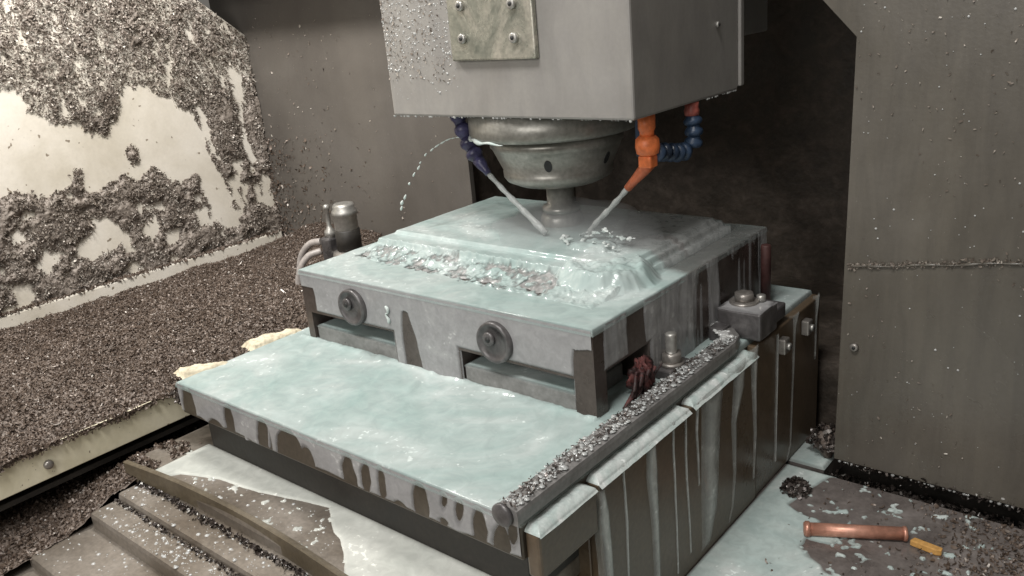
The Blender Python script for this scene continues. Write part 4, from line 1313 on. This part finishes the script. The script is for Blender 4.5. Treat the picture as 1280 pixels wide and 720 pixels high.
# ---- dried foam crusts on the left rim of the table
for pl, lab in (([(-0.582, -0.166), (-0.556, -0.128), (-0.535, -0.112), (-0.528, -0.122), (-0.540, -0.150), (-0.556, -0.172)], 'cream foam crust on the front end of the table rim'),
                ([(-0.580, -0.060), (-0.570, -0.020), (-0.556, 0.012), (-0.538, 0.012), (-0.540, -0.025), (-0.552, -0.062)], 'longer cream foam crust near the corner of the block')):
    xs = [p[0] for p in pl]; ys = [p[1] for p in pl]
    o = film('foam_crust', 'foamcrust', (0, 0, 0.001), (1, 0, 0), (0, 1, 0), (0, 0, 1), (min(xs) - 0.006, max(xs) + 0.006), (min(ys) - 0.006, max(ys) + 0.006), 70, 90,
             lambda u, v: poly_sd(u, v, pl) + 0.005 * fbm(u, v, 70, 4), 0.0042, 0.004, None, lambda u, v: 0.0030 * fbm(u, v, 90, 3))
    tag(o, lab, 'foam crust')

# chips caught between table and tray
n = 1500
P = np.stack([-0.60 + 0.055 * RNG.random(n), -0.175 + 0.17 * RNG.random(n), -0.03 + 0.02 * RNG.random(n) - 0.02], 1)
tc2 = flakes('caught_chips', 'chip_dark', P, np.tile([0, 0, 1.], (n, 1)), 0.009, None, 1.0)
tag(tc2, 'dark chips caught between the table end and the flange strip', 'chips', kind='stuff')

# ---- metal fitting standing in the chips behind the block
ft = empty('fluid_fitting', (-0.765, 0.30, -0.05), 'upright metal cylinder fitting with two curved hoses, standing in chips behind the block', 'fitting')
AX, AY = -0.763, 0.30
lathe('base', 'bolt', [(0.034, -0.06), (0.034, 0.010), (0.031, 0.020), (0.024, 0.022)], (AX, AY, 0), (0, 0, 1), 36, ft)
lathe('body', 'dark', [(0.0235, 0.018), (0.0235, 0.060), (0.021, 0.062)], (AX, AY, 0), (0, 0, 1), 36, ft)
lathe('cap', 'chrome', [(0.021, 0.060), (0.022, 0.063), (0.022, 0.088), (0.0238, 0.090), (0.0238, 0.097), (0.0205, 0.100), (0.0205, 0.106), (0.018, 0.110), (0.012, 0.111)], (AX, AY, 0), (0, 0, 1), 36, ft)
lathe('stem', 'chrome', [(0.011, 0.045), (0.011, 0.056), (0.006, 0.062), (0.0045, 0.068), (0.0045, 0.098), (0.0062, 0.100), (0.006, 0.106), (0.003, 0.108)], (AX - 0.036, AY - 0.012, 0), (0, 0, 1), 18, ft)
box('manifold', 'plug', AX - 0.050, AX - 0.024, AY - 0.028, AY + 0.01, -0.05, 0.046, 0.004, ft)
tube('hose', 'hose', [(AX - 0.058, AY - 0.02, 0.036), (AX - 0.082, AY - 0.03, 0.030), (AX - 0.105, AY - 0.04, 0.0), (AX - 0.110, AY - 0.05, -0.06)], 0.0065, 12, 8, ft)
tube('hose', 'hose', [(AX - 0.056, AY - 0.024, 0.018), (AX - 0.074, AY - 0.045, 0.010), (AX - 0.088, AY - 0.06, -0.02), (AX - 0.09, AY - 0.07, -0.07)], 0.0065, 12, 8, ft)

# ---- copper tube and amber stick on the floor
cu = empty('copper_tube', (0.20, 0.245, -0.225), 'copper tube with a collar at one end, lying on the wet floor pan', 'copper tube')
a, b = Vector((0.143, 0.226, -0.216)), Vector((0.248, 0.280, -0.216))
dv = (b - a)
L = dv.length
lathe('tube', 'copper', [(0.0055, 0), (0.0082, 0.0), (0.0082, L), (0.0055, L), (0.0055, L - 0.003)], a, dv, 28, cu)
lathe('collar', 'copper', [(0.0083, -0.001), (0.0098, 0.0), (0.0098, 0.0045), (0.0083, 0.006)], a + dv.normalized() * 0.002, dv, 28, cu)
lathe('end_rim', 'copper', [(0.0083, -0.003), (0.0092, -0.002), (0.0092, 0.001), (0.0075, 0.002)], b, dv, 28, cu)
stick = prism('amber_stick', 'amber', [(-0.017, -0.0042), (0.014, -0.005), (0.019, -0.002), (0.018, 0.0045), (-0.015, 0.0048)], 'z', 0, 0.008, 0.0012)
stick.location = (0.273, 0.2735, -0.2245)
stick.rotation_euler = (0, 0, -0.12)
tag(stick, 'short amber orange stick lying at the end of the copper tube', 'stick')
